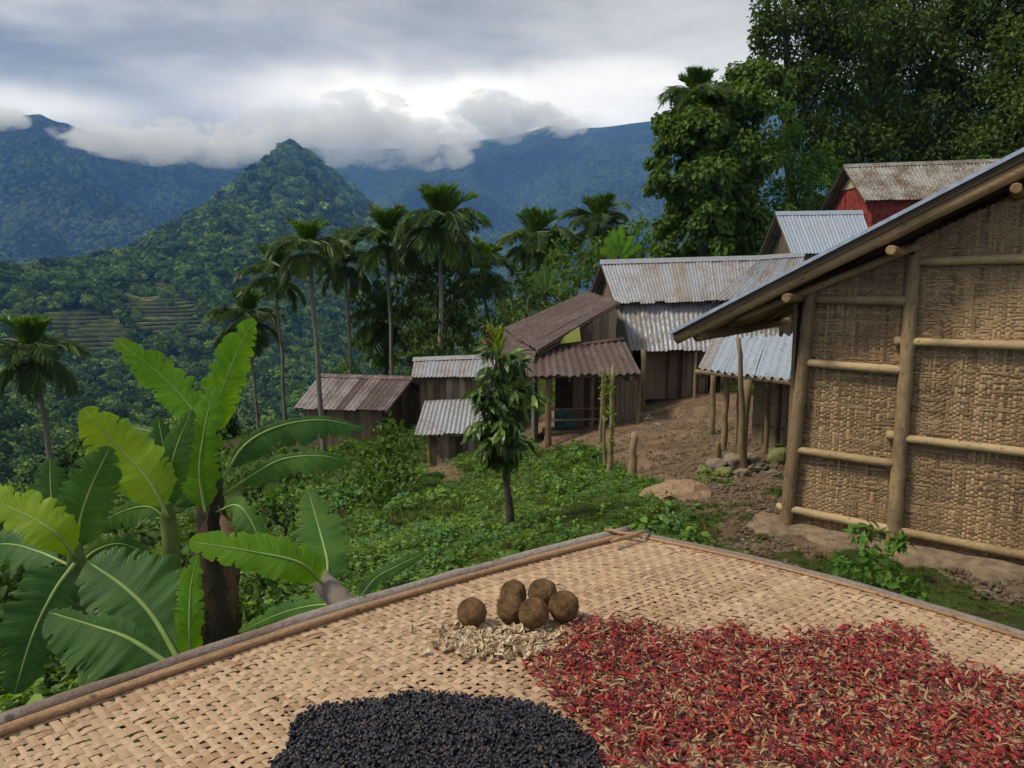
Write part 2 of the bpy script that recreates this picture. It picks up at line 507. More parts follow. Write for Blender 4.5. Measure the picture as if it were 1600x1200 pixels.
M['forest'] = leafmat('forest_leaf', [(0.018, 0.042, 0.012), (0.042, 0.090, 0.020), (0.10, 0.17, 0.030), (0.15, 0.22, 0.045)], 0.2, 0.7, 0.15)
# per-crown colour matters more than per-leaf in the far forest
def forestmat(name, cols):
    m, t, b = newmat(name)
    geo = nn(t, 'ShaderNodeNewGeometry'); oi = nn(t, 'ShaderNodeObjectInfo')
    f = mth(t, 'ADD', mth(t, 'MULTIPLY', oi.outputs['Random'], 0.75), mth(t, 'MULTIPLY', geo.outputs['Random Per Island'], 0.25))
    c = ramp(t, f, cols)
    lk(t, c, b.inputs['Base Color']); b.inputs['Roughness'].default_value = 0.8
    b.inputs['Specular IOR Level'].default_value = 0.1
    return m
M['forest'] = forestmat('forest_leaf', [(0.1, (0.018, 0.040, 0.012)), (0.4, (0.058, 0.112, 0.022)), (0.7, (0.11, 0.19, 0.034)), (0.95, (0.21, 0.30, 0.055))])

# ================================================================== SETTING: near ground
ctl = []
def cz(px, py, Y):
    p = P(px, py, Y); ctl.append((p.x, p.y, p.z))
def cw(*p): ctl.append(p)
for q in [(1228, 815, 8.36), (1395, 845, 7.75), (1600, 880, 7.06), (1400, 950, 6.3), (1600, 1000, 5.5), (1100, 777, 9.9), (1000, 785, 10.3),
          (1120, 750, 11.9), (1050, 728, 14.0), (1050, 699, 16.4), (1050, 650, 20), (1050, 611, 24.5), (1180, 700, 14.5), (1240, 730, 12.5),
          (857, 700, 19.5), (960, 690, 17.5), (830, 830, 9.0), (750, 800, 13), (650, 780, 17.5), (600, 850, 12), (600, 900, 8), (700, 722, 25.6),
          (560, 725, 28), (530, 700, 33), (620, 700, 30), (450, 900, 9), (400, 850, 14), (300, 800, 20), (0, 900, 13), (0, 1100, 6.5),
          (200, 900, 14), (0, 1000, 9), (0, 800, 25), (200, 720, 45), (800, 690, 22), (900, 660, 24), (1180, 655, 17)]:
    cz(*q)
for q in [(0, 0, 1.0), (3, 2, .6), (-2, 1, .7), (-5, 2, -.3), (8, 2, .5), (8, -10, 1), (-8, -10, 0), (0, -12, 1.2),
          (-14, 4, -3.2), (-16, -10, -3), (-30, 10, -9), (-60, 20, -24), (-60, -10, -18), (-45, 45, -24), (-20, 60, -14), (-60, 80, -42),
          (-20, 95, -34), (-100, 60, -48), (-150, 160, -95), (-60, 160, -78), (0, 160, -60), (60, 160, -30), (-150, -12, -45), (0, 60, -7), (0, 110, -32),
          (10, 35, 1.8), (13, 32, 2.4), (18, 34, 3.6), (24, 36, 6), (12, 48, 3), (30, 50, 9), (45, 60, 14), (70, 90, 16), (80, 30, 16),
          (40, 25, 6), (15, 16, .2), (12, 8, .1), (20, 6, .6), (30, 0, 2), (60, -12, 7), (80, 160, 0), (11, 22, 0), (16, 26, 1.2)]:
    cw(*q)
ctl = np.array(ctl)
def _phi(r): return np.sqrt(r * r + 2.0)
_n = len(ctl)
_D = np.sqrt(((ctl[:, None, :2] - ctl[None, :, :2]) ** 2).sum(-1))
_A = np.zeros((_n + 3, _n + 3)); _A[:_n, :_n] = _phi(_D) + np.eye(_n) * -0.15
_A[:_n, _n] = 1; _A[:_n, _n + 1:] = ctl[:, :2]; _A[_n:, :_n] = _A[:_n, _n:].T
_w = np.linalg.solve(_A, np.concatenate([ctl[:, 2], [0, 0, 0]]))
def hraw(x, y):
    x = np.asarray(x, float); y = np.asarray(y, float)
    sh = x.shape; x = x.ravel(); y = y.ravel(); r = np.empty_like(x)
    for i in range(0, len(x), 20000):
        a = x[i:i + 20000, None] - ctl[None, :, 0]; b = y[i:i + 20000, None] - ctl[None, :, 1]
        r[i:i + 20000] = _phi(np.sqrt(a * a + b * b)) @ _w[:_n] + _w[_n] + x[i:i + 20000] * _w[_n + 1] + y[i:i + 20000] * _w[_n + 2]
    return r.reshape(sh)
PATH = [(1000, 606), (1100, 606), (1250, 622), (1250, 700), (1228, 745), (1232, 800), (1640, 868), (1640, 925), (1400, 885), (1300, 868),
        (1215, 850), (1150, 805), (1130, 780), (1040, 775), (960, 735), (900, 700), (860, 700), (760, 690), (700, 722), (740, 745), (700, 760), (660, 730), (800, 640), (960, 640)]
def dirtmask(x, y, z):
    A = np.stack([x + 0.30 * fbm(x * 1.6, y * 1.6, oct=3, seed=31), y + 0.6 * fbm(x * 1.3, y * 1.3, oct=3, seed=37), z], -1).reshape(-1, 3)
    px, py = projn(A)
    r = inpoly(px, py, PATH) & (A[:, 1] > 4) & (A[:, 1] < 28)
    bare = inpoly(px, py, [(1040, 780), (1235, 760), (1235, 860), (1330, 905), (1250, 905), (1120, 850)]) & (A[:, 1] > 4) & (A[:, 1] < 14)
    return np.where(r, 1.0, np.where(bare, 0.62, 0.0)).reshape(np.shape(x))
def hh(x, y):
    x = np.asarray(x, float); y = np.asarray(y, float)
    z = hraw(x, y)
    far = np.clip((np.hypot(x, y) - 30) / 80, 0, 1)
    return z + 0.07 * fbm(x * 0.9, y * 0.9, oct=5, seed=3) + 3.0 * far * fbm(x * .06, y * .06, oct=4, seed=9)
def hz(x, y): return float(hh(np.array([x]), np.array([y]))[0])

def axis(a, b, c0, fine, grow):
    r = [c0]; s = fine
    while r[-1] < b:
        r.append(r[-1] + s); s *= (grow if r[-1] > c0 + 14 else 1.0)
    l = [c0]; s = fine
    while l[-1] > a:
        l.append(l[-1] - s); s *= (grow if l[-1] < c0 - 7 else 1.0)
    return np.array(l[:0:-1] + r)
gx = axis(-170, 90, 0.0, 0.15, 1.05)
gy = axis(-14, 180, 4.0, 0.15, 1.035)
XX, YY = np.meshgrid(gx, gy)
ZZ = hh(XX, YY)
dm = dirtmask(XX, YY, ZZ)
ZZ = ZZ + dm * (0.035 * fbm(XX * 3.2, YY * 3.2, oct=4, seed=13) - 0.03) + (1 - dm) * 0.03 * fbm(XX * 2.5, YY * 2.5, oct=3, seed=17)
nx, ny = len(gx), len(gy)
idx = np.arange(nx * ny).reshape(ny, nx)
F = np.stack([idx[:-1, :-1], idx[:-1, 1:], idx[1:, 1:], idx[1:, :-1]], -1).reshape(-1, 4)
V = np.stack([XX, YY, ZZ], -1).reshape(-1, 3)

m, t, b = newmat('ground_soil_and_grass')
at = nn(t, 'ShaderNodeAttribute'); at.attribute_name = 'dirt'
tcn = nn(t, 'ShaderNodeTexCoord'); ob = tcn.outputs['Object']
n1 = noise(t, ob, 1.2, 8, 0.65); n2 = noise(t, ob, 9.0, 6, 0.7); n3 = noise(t, ob, 34.0, 4, 0.7)
dirt = mixc(t, mapr(t, n1, 0.35, 0.7), (0.13, 0.082, 0.048), (0.25, 0.165, 0.105))
dirt = mixc(t, mapr(t, n2, 0.55, 0.75), dirt, (0.26, 0.19, 0.13))
dirt = mixc(t, mapr(t, n3, 0.58, 0.72), dirt, (0.07, 0.042, 0.025))
soil = mixc(t, mapr(t, n2, 0.35, 0.65), (0.035, 0.030, 0.015), (0.075, 0.058, 0.030))
grs = mixc(t, mapr(t, n3, 0.35, 0.65), (0.026, 0.052, 0.012), (0.07, 0.11, 0.022))
grd = mixc(t, mapr(t, n1, 0.42, 0.6), soil, grs)
f = mth(t, 'ADD', at.outputs['Fac'], mth(t, 'MULTIPLY', mth(t, 'SUBTRACT', n2, 0.5), 0.9))
c = mixc(t, mapr(t, f, 0.4, 0.62), grd, dirt)
lk(t, c, b.inputs['Base Color']); b.inputs['Roughness'].default_value = 0.95; b.inputs['Specular IOR Level'].default_value = 0.1
bump(t, b, mth(t, 'ADD', mth(t, 'MULTIPLY', n2, 0.6), mth(t, 'MULTIPLY', n3, 0.4)), 0.9, 0.06)
M['ground'] = m
g_ob = npobj('ground', V, F, M['ground'], smooth=True, kind='structure')
att = g_ob.data.attributes.new('dirt', 'FLOAT', 'POINT'); att.data.foreach_set('value', dm.ravel().astype(np.float32))

# valley floor out to the horizon
vf = MB(); NV = 24
vv = [(-9000 + 18000 * i / NV, -3000 + 15000 * j / NV, -139.0 + (2 * math.sin(i * 1.7 + j))) for j in range(NV + 1) for i in range(NV + 1)]
vf.add(vv, [(j * (NV + 1) + i, j * (NV + 1) + i + 1, (j + 1) * (NV + 1) + i + 1, (j + 1) * (NV + 1) + i) for j in range(NV) for i in range(NV)])
m, t, b = newmat('far_forest_cover')
tcn = nn(t, 'ShaderNodeTexCoord'); ob = tcn.outputs['Object']
vo = nn(t, 'ShaderNodeTexVoronoi'); vo.inputs['Scale'].default_value = 0.085; lk(t, ob, vo.inputs['Vector'])
n1 = noise(t, ob, 0.0035, 6, 0.6); n2 = noise(t, ob, 0.05, 5, 0.65)
sepc = nn(t, 'ShaderNodeSeparateColor'); lk(t, vo.outputs['Color'], sepc.inputs[0])
f = mth(t, 'ADD', mth(t, 'MULTIPLY', n1, 0.5), mth(t, 'ADD', mth(t, 'MULTIPLY', sepc.outputs[0], 0.3), mth(t, 'MULTIPLY', n2, 0.3)))
c = ramp(t, f, [(0.36, (0.003, 0.006, 0.004)), (0.55, (0.018, 0.032, 0.014)), (0.74, (0.065, 0.10, 0.034))])
lk(t, c, b.inputs['Base Color']); b.inputs['Roughness'].default_value = 0.95; b.inputs['Specular IOR Level'].default_value = 0.0
bump(t, b, mth(t, 'SUBTRACT', mth(t, 'MULTIPLY', n2, 0.8), vo.outputs['Distance']), 1.0, 9.0)
M['farforest'] = m
vf.build('valley_floor', M['farforest'], kind='structure')

# ================================================================== mountains as lofts between a crest line and a foot line
def interp(pts, s):
    pts = np.array(pts, float); d = np.linspace(0, 1, len(pts))
    out_ = np.stack([np.interp(s, d, pts[:, k]) for k in range(pts.shape[1])], -1)
    return out_
def smooth_line(a, k):
    for _ in range(k):
        a[1:-1] = (a[:-2] + 2 * a[1:-1] + a[2:]) / 4
    return a
def loft(name, crest_px, foot_px, ns, ntt, amp, freq, mat, back=600.0, kind='structure', seed=1, prof=0.0, ridge=1.0):
    s = np.linspace(0, 1, ns)
    dp = [1]
    # arc-length like parameter = index; resample
    cpx = interp(crest_px, s); fpx = interp(foot_px, s)
    C = smooth_line(np.array([tuple(P(*q)) for q in cpx]), 3); Fo = np.array([tuple(P(*q)) for q in fpx])
    Fo[:, 2] = np.minimum(Fo[:, 2], C[:, 2] - 5)
    tt = np.linspace(0, 1, ntt)
    A = Fo[None] * (1 - tt[:, None, None]) + C[None] * tt[:, None, None]
    H = (C[:, 2] - Fo[:, 2])[None, :]
    A[..., 2] += prof * H * (tt * (1 - tt))[:, None] * -1
    w = np.clip(np.sin(np.pi * tt) ** 0.7, 0, 1)[:, None] * 0.92 + 0.08
    rg = fbm(A[..., 0] * freq, A[..., 1] * freq, A[..., 2] * freq * .4, oct=6, seed=seed, gain=.52)
    rg = -np.abs(rg) * 1.3 + 0.45
    A[..., 2] += rg * amp * w
    # back slope
    bt = np.linspace(0, 1, 12)[1:]
    dirn = C - Fo; dirn[:, 2] = 0; dirn /= np.linalg.norm(dirn, axis=1)[:, None]
    B = A[-1][None] + dirn[None] * (bt[:, None, None] * back)
    B[..., 2] -= bt[:, None] ** 1.1 * H * 1.0
    B[..., 2] = np.maximum(B[..., 2], -138)
    V = np.concatenate([A, B], 0)
    idx = np.arange(V.shape[0] * V.shape[1]).reshape(V.shape[:2])
    F = np.stack([idx[:-1, :-1], idx[:-1, 1:], idx[1:, 1:], idx[1:, :-1]], -1).reshape(-1, 4)
    o = npobj(name, V.reshape(-1, 3), F, mat, smooth=True, kind=kind)
    return A, o

RIDGE_C = [(-420, 470, 520), (-200, 448, 560), (0, 425, 640), (80, 418, 740), (150, 405, 850), (210, 388, 980), (270, 362, 1130), (320, 322, 1350),
           (370, 285, 1600), (410, 255, 1800), (436, 236, 1900), (452, 226, 1960), (470, 238, 1990), (500, 258, 2050), (545, 296, 2100), (600, 335, 2150), (680, 385, 2200), (780, 440, 2250), (900, 500, 2300)]
RIDGE_F = [(-500, 800, 170), (-250, 850, 170), (0, 850, 175), (120, 840, 185), (220, 800, 210), (300, 770, 240), (360, 740, 270), (420, 700, 320),
           (480, 670, 370), (520, 650, 430), (550, 640, 480), (590, 630, 540), (640, 620, 600), (700, 610, 680), (760, 600, 760), (820, 600, 850), (900, 600, 950), (1000, 600, 1050), (1100, 600, 1150)]
RA, rido = loft('ridge_hill', RIDGE_C, RIDGE_F, 260, 150, 42, 0.0034, M['farforest'], back=700, seed=5, prof=0.10)
LM_C = [(-500, 230, 3300), (-250, 215, 3300), (-60, 195, 3350), (0, 190, 3400), (35, 182, 3400), (62, 180, 3400), (90, 192, 3450), (130, 205, 3500), (180, 212, 3550), (240, 232, 3650), (320, 250, 3750), (400, 262, 3900), (480, 285, 4000), (600, 330, 4100)]
LM_F = [(-700, 560, 1300), (-400, 560, 1300), (-100, 560, 1350), (0, 560, 1400), (60, 560, 1450), (120, 560, 1500), (200, 550, 1600), (260, 545, 1750), (320, 540, 1900), (380, 530, 2100), (430, 525, 2300), (480, 520, 2500), (540, 520, 2650), (640, 520, 2800)]
loft('west_mountain', LM_C, LM_F, 220, 110, 210, 0.0016, M['farforest'], back=900, seed=21)
FR_C = [(200, 262, 5200), (300, 238, 5200), (350, 226, 5200), (400, 226, 5200), (430, 216, 5200), (452, 212, 5200), (468, 220, 5200), (500, 232, 5200), (560, 232, 5200), (640, 230, 5200), (700, 226, 5200),
        (740, 222, 5200), (790, 215, 5200), (830, 206, 5200), (860, 196, 5200), (885, 205, 5200), (930, 200, 5100), (980, 193, 5000), (1040, 186, 4900), (1150, 170, 4800), (1400, 130, 4600), (1800, 100, 4400)]
FR_F = [(200, 500, 3000), (300, 500, 3000), (400, 500, 2900), (460, 500, 2900), (500, 505, 2850), (560, 510, 2800), (600, 515, 2750), (640, 520, 2700), (680, 525, 2600), (720, 530, 2500), (760, 535, 2400), (800, 535, 2350), (840, 540, 2300),
        (880, 540, 2200), (920, 540, 2100), (960, 540, 2050), (1000, 540, 2000), (1060, 540, 1950), (1150, 540, 1900), (1300, 540, 1850), (1500, 540, 1800), (1900, 540, 1700)]
loft('far_mountain_range', FR_C, FR_F, 240, 90, 190, 0.0011, M['farforest'], back=900, seed=44)

# ================================================================== haze: one closed box, even density
hb = MB(); hb.box((-8500, -600, -141), (17000, 0, 0), (0, 7400, 0), (0, 0, 1500))
m = bpy.data.materials.new('haze_air'); m.use_nodes = True; t = m.node_tree; t.nodes.clear()
mo = nn(t, 'ShaderNodeOutputMaterial'); pv = nn(t, 'ShaderNodeVolumePrincipled')
pv.inputs['Color'].default_value = (0.17, 0.40, 1.0, 1)
pv.inputs['Absorption Color'].default_value = (1, 1, 1, 1)
pv.inputs['Density'].default_value = 1.3e-4
pv.inputs['Anisotropy'].default_value = 0.0
lk(t, pv.outputs[0], mo.inputs['Volume'])
HAZE = hb.build('haze', m, kind='stuff')

# ================================================================== low clouds round the peaks
def cloud(label, blobs, density=0.02, base=None, seed=0.0, nscale=0.0066, cat='cloud', thr=0.5):
    """blobs: (px, py, Y, rx, ry, rz) ellipsoids whose union, eaten by noise, is the cloud"""
    cs = [(P(a, b_, c_), rx, ry, rz) for a, b_, c_, rx, ry, rz in blobs]
    lo = Vector([min(c[0][k] - c[1 + k] * 1.15 for c in cs) for k in range(3)])
    hi = Vector([max(c[0][k] + c[1 + k] * 1.15 for c in cs) for k in range(3)])
    cen = (lo + hi) / 2
    m = bpy.data.materials.new('cloud_vapour'); m.use_nodes = True; t = m.node_tree; t.nodes.clear()
    mo = nn(t, 'ShaderNodeOutputMaterial'); pv = nn(t, 'ShaderNodeVolumePrincipled')
    g_ = nn(t, 'ShaderNodeNewGeometry'); pos = g_.outputs['Position']
    acc = None
    for c, rx, ry, rz in cs:
        sb = nn(t, 'ShaderNodeVectorMath'); sb.operation = 'SUBTRACT'; lk(t, pos, sb.inputs[0]); sb.inputs[1].default_value = c
        dv = nn(t, 'ShaderNodeVectorMath'); dv.operation = 'DIVIDE'; lk(t, sb.outputs[0], dv.inputs[0]); dv.inputs[1].default_value = (rx, ry, rz)
        ln = nn(t, 'ShaderNodeVectorMath'); ln.operation = 'LENGTH'; lk(t, dv.outputs[0], ln.inputs[0])
        v = mth(t, 'SUBTRACT', 1.0, ln.outputs['Value'])
        acc = v if acc is None else mth(t, 'MAXIMUM', acc, v)
    nz = noise(t, mapping(t, pos, (1, 1, 1.6), (seed * 3000, 0, 0)), nscale, 7, 0.66, 0.5)
    d = mth(t, 'ADD', acc, mth(t, 'MULTIPLY', mth(t, 'SUBTRACT', nz, 0.5), 4.8))
    d = mapr(t, d, 0.12, thr, 0.0, density)
    edge = mapr(t, acc, 0.0, 0.12, 0.0, 1.0)
    lk(t, mth(t, 'MULTIPLY', d, edge), pv.inputs['Density'])
    pv.inputs['Color'].default_value = (0.945, 0.965, 1.0, 1)
    pv.inputs['Anisotropy'].default_value = 0.0
    lk(t, pv.outputs[0], mo.inputs['Volume'])
    mb = MB(); mb.box(lo, (hi.x - lo.x, 0, 0), (0, hi.y - lo.y, 0), (0, 0, hi.z - lo.z))
    o = mb.build('low_cloud', m, loc=tuple(cen), kind='stuff')
    tag(o, label, cat)
    return o
S.cycles.volume_step_rate = 0.25
S.cycles.volume_max_steps = 256
U = 3000.0 / 1155
cloud('long low cloud bank lying across the left mountain below its summit', [
    (130, 218, 2900, 110, 200, 36), (200, 220, 2900, 200, 240, 80), (280, 222, 2900, 260, 260, 85), (360, 222, 2950, 220, 240, 80), (420, 240, 3000, 130, 150, 40), (430, 205, 3000, 200, 240, 80), (240, 228, 2900, 240, 240, 75), (330, 232, 2900, 200, 240, 75)], 0.010, seed=1)
cloud('big billowing cloud rolling over the ridge right of the peak', [
    (520, 215, 3700, 210, 260, 150), (590, 205, 3700, 260, 300, 190), (660, 225, 3700, 200, 260, 135), (715, 245, 3700, 110, 200, 62), (560, 190, 3700, 240, 260, 160), (490, 205, 3600, 130, 200, 120)], 0.009, seed=2)
cloud('ragged grey cloud over the far range right of the bright gap', [
    (760, 175, 4300, 260, 260, 120), (830, 185, 4300, 260, 260, 90), (880, 200, 4300, 160, 200, 50), (780, 205, 4300, 210, 200, 80), (730, 215, 4300, 160, 200, 60)], 0.009, seed=3)
cloud('small cloud touching the left mountain at the picture edge', [
    (-60, 175, 3000, 240, 240, 70), (0, 185, 3000, 90, 150, 36)], 0.014, seed=4)

# ================================================================== building helpers
def corr_sheets(parent, A, B, C, D, n, mat, wave=0.16, amp=0.022, name='roof_sheet', rows=6, jit=0.05, shuffle=None, lapv=None):
    """corrugated sheets side by side on the quad A-B (ridge) C-D (eave); the waves run from ridge to eave"""
    A, B, C, D = map(Vector, (A, B, C, D))
    N = (B - A).cross(D - A).normalized()
    if N.z < 0 and abs(N.z) > 0.05: N = -N
    L = max((B - A).length, (C - D).length)
    per = max(2, int(round(L / n / wave)))
    layers = [(0.0, 1.0)] if not lapv else [(-0.0, lapv + 0.02), (lapv, 1.0)]
    for k in range(n):
        for li, (w0, w1) in enumerate(layers):
            u0, u1 = k / n - 0.004, (k + 1) / n + 0.006
            e = random.uniform(-jit, jit) / max((D - A).length, 0.1)
            lift = 0.012 * (k % 2) + (0.014 if li == 0 and lapv else 0) + random.uniform(0, 0.006)
            nu = per * 4 + 1
            us = np.linspace(u0, u1, nu); ws = np.linspace(w0, w1 + (e if w1 == 1.0 else 0), rows)
            UU, WW = np.meshgrid(us, ws)
            a, b_, c_, d_ = [np.array(q) for q in (A, B, C, D)]
            top = a[None, None] * (1 - UU[..., None]) + b_[None, None] * UU[..., None]
            bot = d_[None, None] * (1 - UU[..., None]) + c_[None, None] * UU[..., None]
            Pp = top * (1 - WW[..., None]) + bot * WW[..., None]
            off = amp * np.sin((UU * n * per) * 2 * np.pi) + lift + 0.01 * vn(UU * n * 3, WW * 4, seed=k + 3)
            Pp = Pp + np.array(N)[None, None] * off[..., None]
            idx = np.arange(nu * rows).reshape(rows, nu)
            F = np.stack([idx[:-1, :-1], idx[:-1, 1:], idx[1:, 1:], idx[1:, :-1]], -1).reshape(-1, 4)
            if shuffle: mat_ = random.choice(shuffle)
            else: mat_ = mat
            npobj(name, Pp.reshape(-1, 3), F, mat_, parent, smooth=True)

def roof(thing_, A, B, C, D, n, mat, cap=True, capmat=None, name='roof', **kw):
    A, B, C, D = map(Vector, (A, B, C, D))
    mb = MB()
    d = (B - A).normalized(); s_ = ((D - A) + (C - B)).normalized(); N = d.cross(s_).normalized()
    if N.z < 0: N = -N
    # battens under the sheets, and the ridge cap over them
    for w in (0.06, 0.5, 0.94):
        p = A.lerp(D, w) - N * 0.09; q = B.lerp(C, w) - N * 0.09
        mb.tube([p + d * 0.03, q - d * 0.03], 0.035, 6)
    for u in (0.02, 0.34, 0.66, 0.98):
        p = A.lerp(B, u) - N * 0.16; q = D.lerp(C, u) - N * 0.16
        mb.tube([p, q], 0.04, 6)
    rf = mb.build(name, M['darkwood'], thing_)
    corr_sheets(rf, A, B, C, D, n, mat, **kw)
    if cap:
        cb = MB(); h = N * 0.05
        cb.add([A - d * .06 + s_ * .22 + h * 0.8, B + d * .06 + s_ * .22 + h * 0.8, B + d * .06 + Vector((0, 0, .075)), A - d * .06 + Vector((0, 0, .075)),
                A - d * .06 - Vector((s_.x, s_.y, -s_.z)) * .22 + Vector((0, 0, .03)), B + d * .06 - Vector((s_.x, s_.y, -s_.z)) * .22 + Vector((0, 0, .03))],
               [(0, 1, 2, 3), (3, 2, 5, 4)])
        cb.build('ridge_cap', capmat or mat, rf)
    return rf

def boards(parent, p0, p1, zb, zt, n, mat, th=0.03, name='wall_board', back=True, backmat=None, horiz=False, jit=0.02, ztop=None, zbot=None):
    """a wall of separate boards from p0 to p1 (x, y) between zb and zt; ztop(u) bends the top edge"""
    p0 = Vector((p0[0], p0[1], 0)); p1 = Vector((p1[0], p1[1], 0))
    d = (p1 - p0); L = d.length; d.normalize(); nrm = Vector((d.y, -d.x, 0))
    if nrm.dot(-p0) < 0: nrm = -nrm
    zt_ = ztop or (lambda u: zt); zb_ = zbot or (lambda u: zb)
    if back:
        mb = MB(); k = 8
        for i in range(k):
            a = p0 + d * L * i / k; c_ = p0 + d * L * (i + 1) / k
            ua, uc = i / k, (i + 1) / k
            q = [(a, zb_(ua)), (c_, zb_(uc))]
            mb.hexa([Vector((a.x, a.y, zb_(ua))) - nrm * 0.05, Vector((c_.x, c_.y, zb_(uc))) - nrm * 0.05, Vector((c_.x, c_.y, zb_(uc))) - nrm * 0.01, Vector((a.x, a.y, zb_(ua))) - nrm * 0.01,
                     Vector((a.x, a.y, zt_(ua) - .02)) - nrm * 0.05, Vector((c_.x, c_.y, zt_(uc) - .02)) - nrm * 0.05, Vector((c_.x, c_.y, zt_(uc) - .02)) - nrm * 0.01, Vector((a.x, a.y, zt_(ua) - .02)) - nrm * 0.01])
        wl = mb.build('wall', backmat or M['darkwood'], parent)
    else:
        wl = parent
    for i in range(n):
        mb = MB()
        o = nrm * random.uniform(0, jit)
        if not horiz:
            g = 0.006
            a = p0 + d * (L * i / n + g); c_ = p0 + d * (L * (i + 1) / n - g)
            ua, uc = i / n, (i + 1) / n
            e = random.uniform(-.02, .02)
            za, zc2 = zt_(ua) + e, zt_(uc) + e; b0, b1 = zb_(ua), zb_(uc)
        else:
            a = p0; c_ = p1; H = (zt - zb) / n
            za = zc2 = zb + H * (i + 1) - .006; b0 = b1 = zb + H * i
            tilt = random.uniform(-.01, .01); za += tilt
        mb.hexa([Vector((a.x, a.y, b0)) + o, Vector((c_.x, c_.y, b1)) + o, Vector((c_.x, c_.y, b1)) + o + nrm * th, Vector((a.x, a.y, b0)) + o + nrm * th,
                 Vector((a.x, a.y, za)) + o, Vector((c_.x, c_.y, zc2)) + o, Vector((c_.x, c_.y, zc2)) + o + nrm * th, Vector((a.x, a.y, za)) + o + nrm * th])
        m_ = random.choice(mat) if isinstance(mat, (list, tuple)) else mat
        mb.build(name, m_, wl)
    return wl

def post(parent, p, ztop, r=0.06, mat=None, name='post', lean=(0, 0), zb=None, n=8):
    z0 = (hz(p[0], p[1]) - 0.25) if zb is None else zb
    mb = MB(); k = 6
    pts = [Vector((p[0] + lean[0] * i / k + random.uniform(-.3, .3) * r, p[1] + lean[1] * i / k, z0 + (ztop - z0) * i / k)) for i in range(k + 1)]
    mb.tube(pts, [r * (1.08 - 0.16 * i / k) for i in range(k + 1)], n, jit=0.06)
    return mb.build(name, mat or M['bamboo'], parent, smooth=True)

def gable_(): pass
def gable(name, label, cat, rL, rR, eL, eR, base_z, n, roofmat, wallmat, inset=0.3, endin=0.35, wn=12, gmat=None, frontmat=None, shuffle=None, wave=0.16, group=None, gboards=10, side='L', jit=.05):
    rL, rR, eL, eR = map(Vector, (rL, rR, eL, eR))
    o = thing(name, label, cat, ((rL.x + rR.x) / 2, (rL.y + rR.y) / 2, base_z), group)
    eb = lambda r_, e: Vector((2 * r_.x - e.x, 2 * r_.y - e.y, e.z))
    bL, bR = eb(rL, eL), eb(rR, eR)
    roof(o, rL, rR, eR, eL, n, roofmat, shuffle=shuffle, wave=wave, jit=jit)
    roof(o, rR + Vector((0, 0, -.01)), rL + Vector((0, 0, -.01)), bL, bR, n, roofmat, cap=False, shuffle=shuffle, wave=wave, jit=jit)
    d = (rR - rL); d.z = 0; d.normalize()
    def corner(r_, e, k, dd):
        v = e - r_; v.z = 0; Lh = v.length; v.normalize()
        return r_ + v * (Lh - inset) + d * dd
    f0, f1 = corner(rL, eL, 0, endin), corner(rR, eR, 0, -endin)
    b0, b1 = corner(rL, bL, 0, endin), corner(rR, bR, 0, -endin)
    zt = eL.z + (rL.z - eL.z) * (inset / max((Vector((eL.x - rL.x, eL.y - rL.y, 0))).length, .1)) - 0.12
    boards(o, f0, f1, base_z, zt, wn, frontmat or wallmat)
    boards(o, b1, b0, base_z, zt, max(4, wn // 2), wallmat)
    rz = rL.z - 0.17
    zf = lambda u: zt + (rz - zt) * (1 - abs(2 * u - 1))
    boards(o, b0, f0, base_z, zt, gboards, gmat or wallmat, ztop=zf)
    boards(o, f1, b1, base_z, zt, gboards, gmat or wallmat, ztop=zf)
    for r_, e, b_ in ((rL, eL, bL), (rR, eR, bR)):
        for q in (e, b_):
            mb = MB(); mb.tube([r_ + Vector((0, 0, -.10)), q + Vector((0, 0, -.10))], 0.04, 6)
            mb.build('barge_pole', M['plank'], o)
    return o, (f0, f1, b0, b1, zt)

# ================================================================== BUILDINGS
# --- barn low on the left
barn, q = gable('barn', 'low brown barn with rusty ribbed roof, furthest left of the village buildings', 'barn',
    P(500, 586, 35), P(645, 590, 35), P(459, 638, 32.9), P(603, 642, 32.9), P(560, 700, 33).z, 9, M['tin_bark'], M['plank'], gmat=M['darkwood'], wn=14, shuffle=[M['tin_bark'], M['tin_bark'], M['tin_brown']], wave=0.26, frontmat=M['mat_dark'])

# --- small two-tier building beside it
zb = P(700, 722, 26.0).z
o, q = gable('two_tier_storehouse', 'narrow storehouse with an upper and a lower pale tin roof, behind the thin tree', 'storehouse',
    P(648, 561, 27.6), P(775, 556, 27.6), P(643, 591, 26.3), P(768, 588, 26.3), P(700, 640, 27).z, 7, M['tin_grey'], M['plank'], endin=0.3, wn=10, frontmat=[M['plank'], M['mat_dark'], M['paleplank']], wave=0.15)
roof(o, P(664, 626, 26.5), P(762, 622, 26.5), P(757, 679, 25.1), P(648, 678, 25.1), 5, M['tin_grey'], cap=False, name='lower_roof', shuffle=[M['tin_grey'], M['tin_grey'], M['tin_lean']], wave=0.15)
a, c = P(672, 700, 25.7), P(752, 700, 25.7)
boards(o, (a.x, a.y), (c.x, c.y), zb - .3, P(0, 681, 25.7).z, 8, [M['paleplank'], M['paleplank'], M['plank']])
c2 = P(757, 700, 27.5); boards(o, (c.x, c.y), (c2.x, c2.y), zb - .3, P(0, 660, 26.5).z, 4, M['plank'])
a2 = P(672, 700, 27.8); boards(o, (a.x, a.y), (a2.x, a2.y), zb - .3, P(0, 660, 26.5).z, 4, M['plank'])
pp = P(671, 720, 25.3); post(o, (pp.x, pp.y), P(0, 676, 25.3).z, .07, M['stake'])

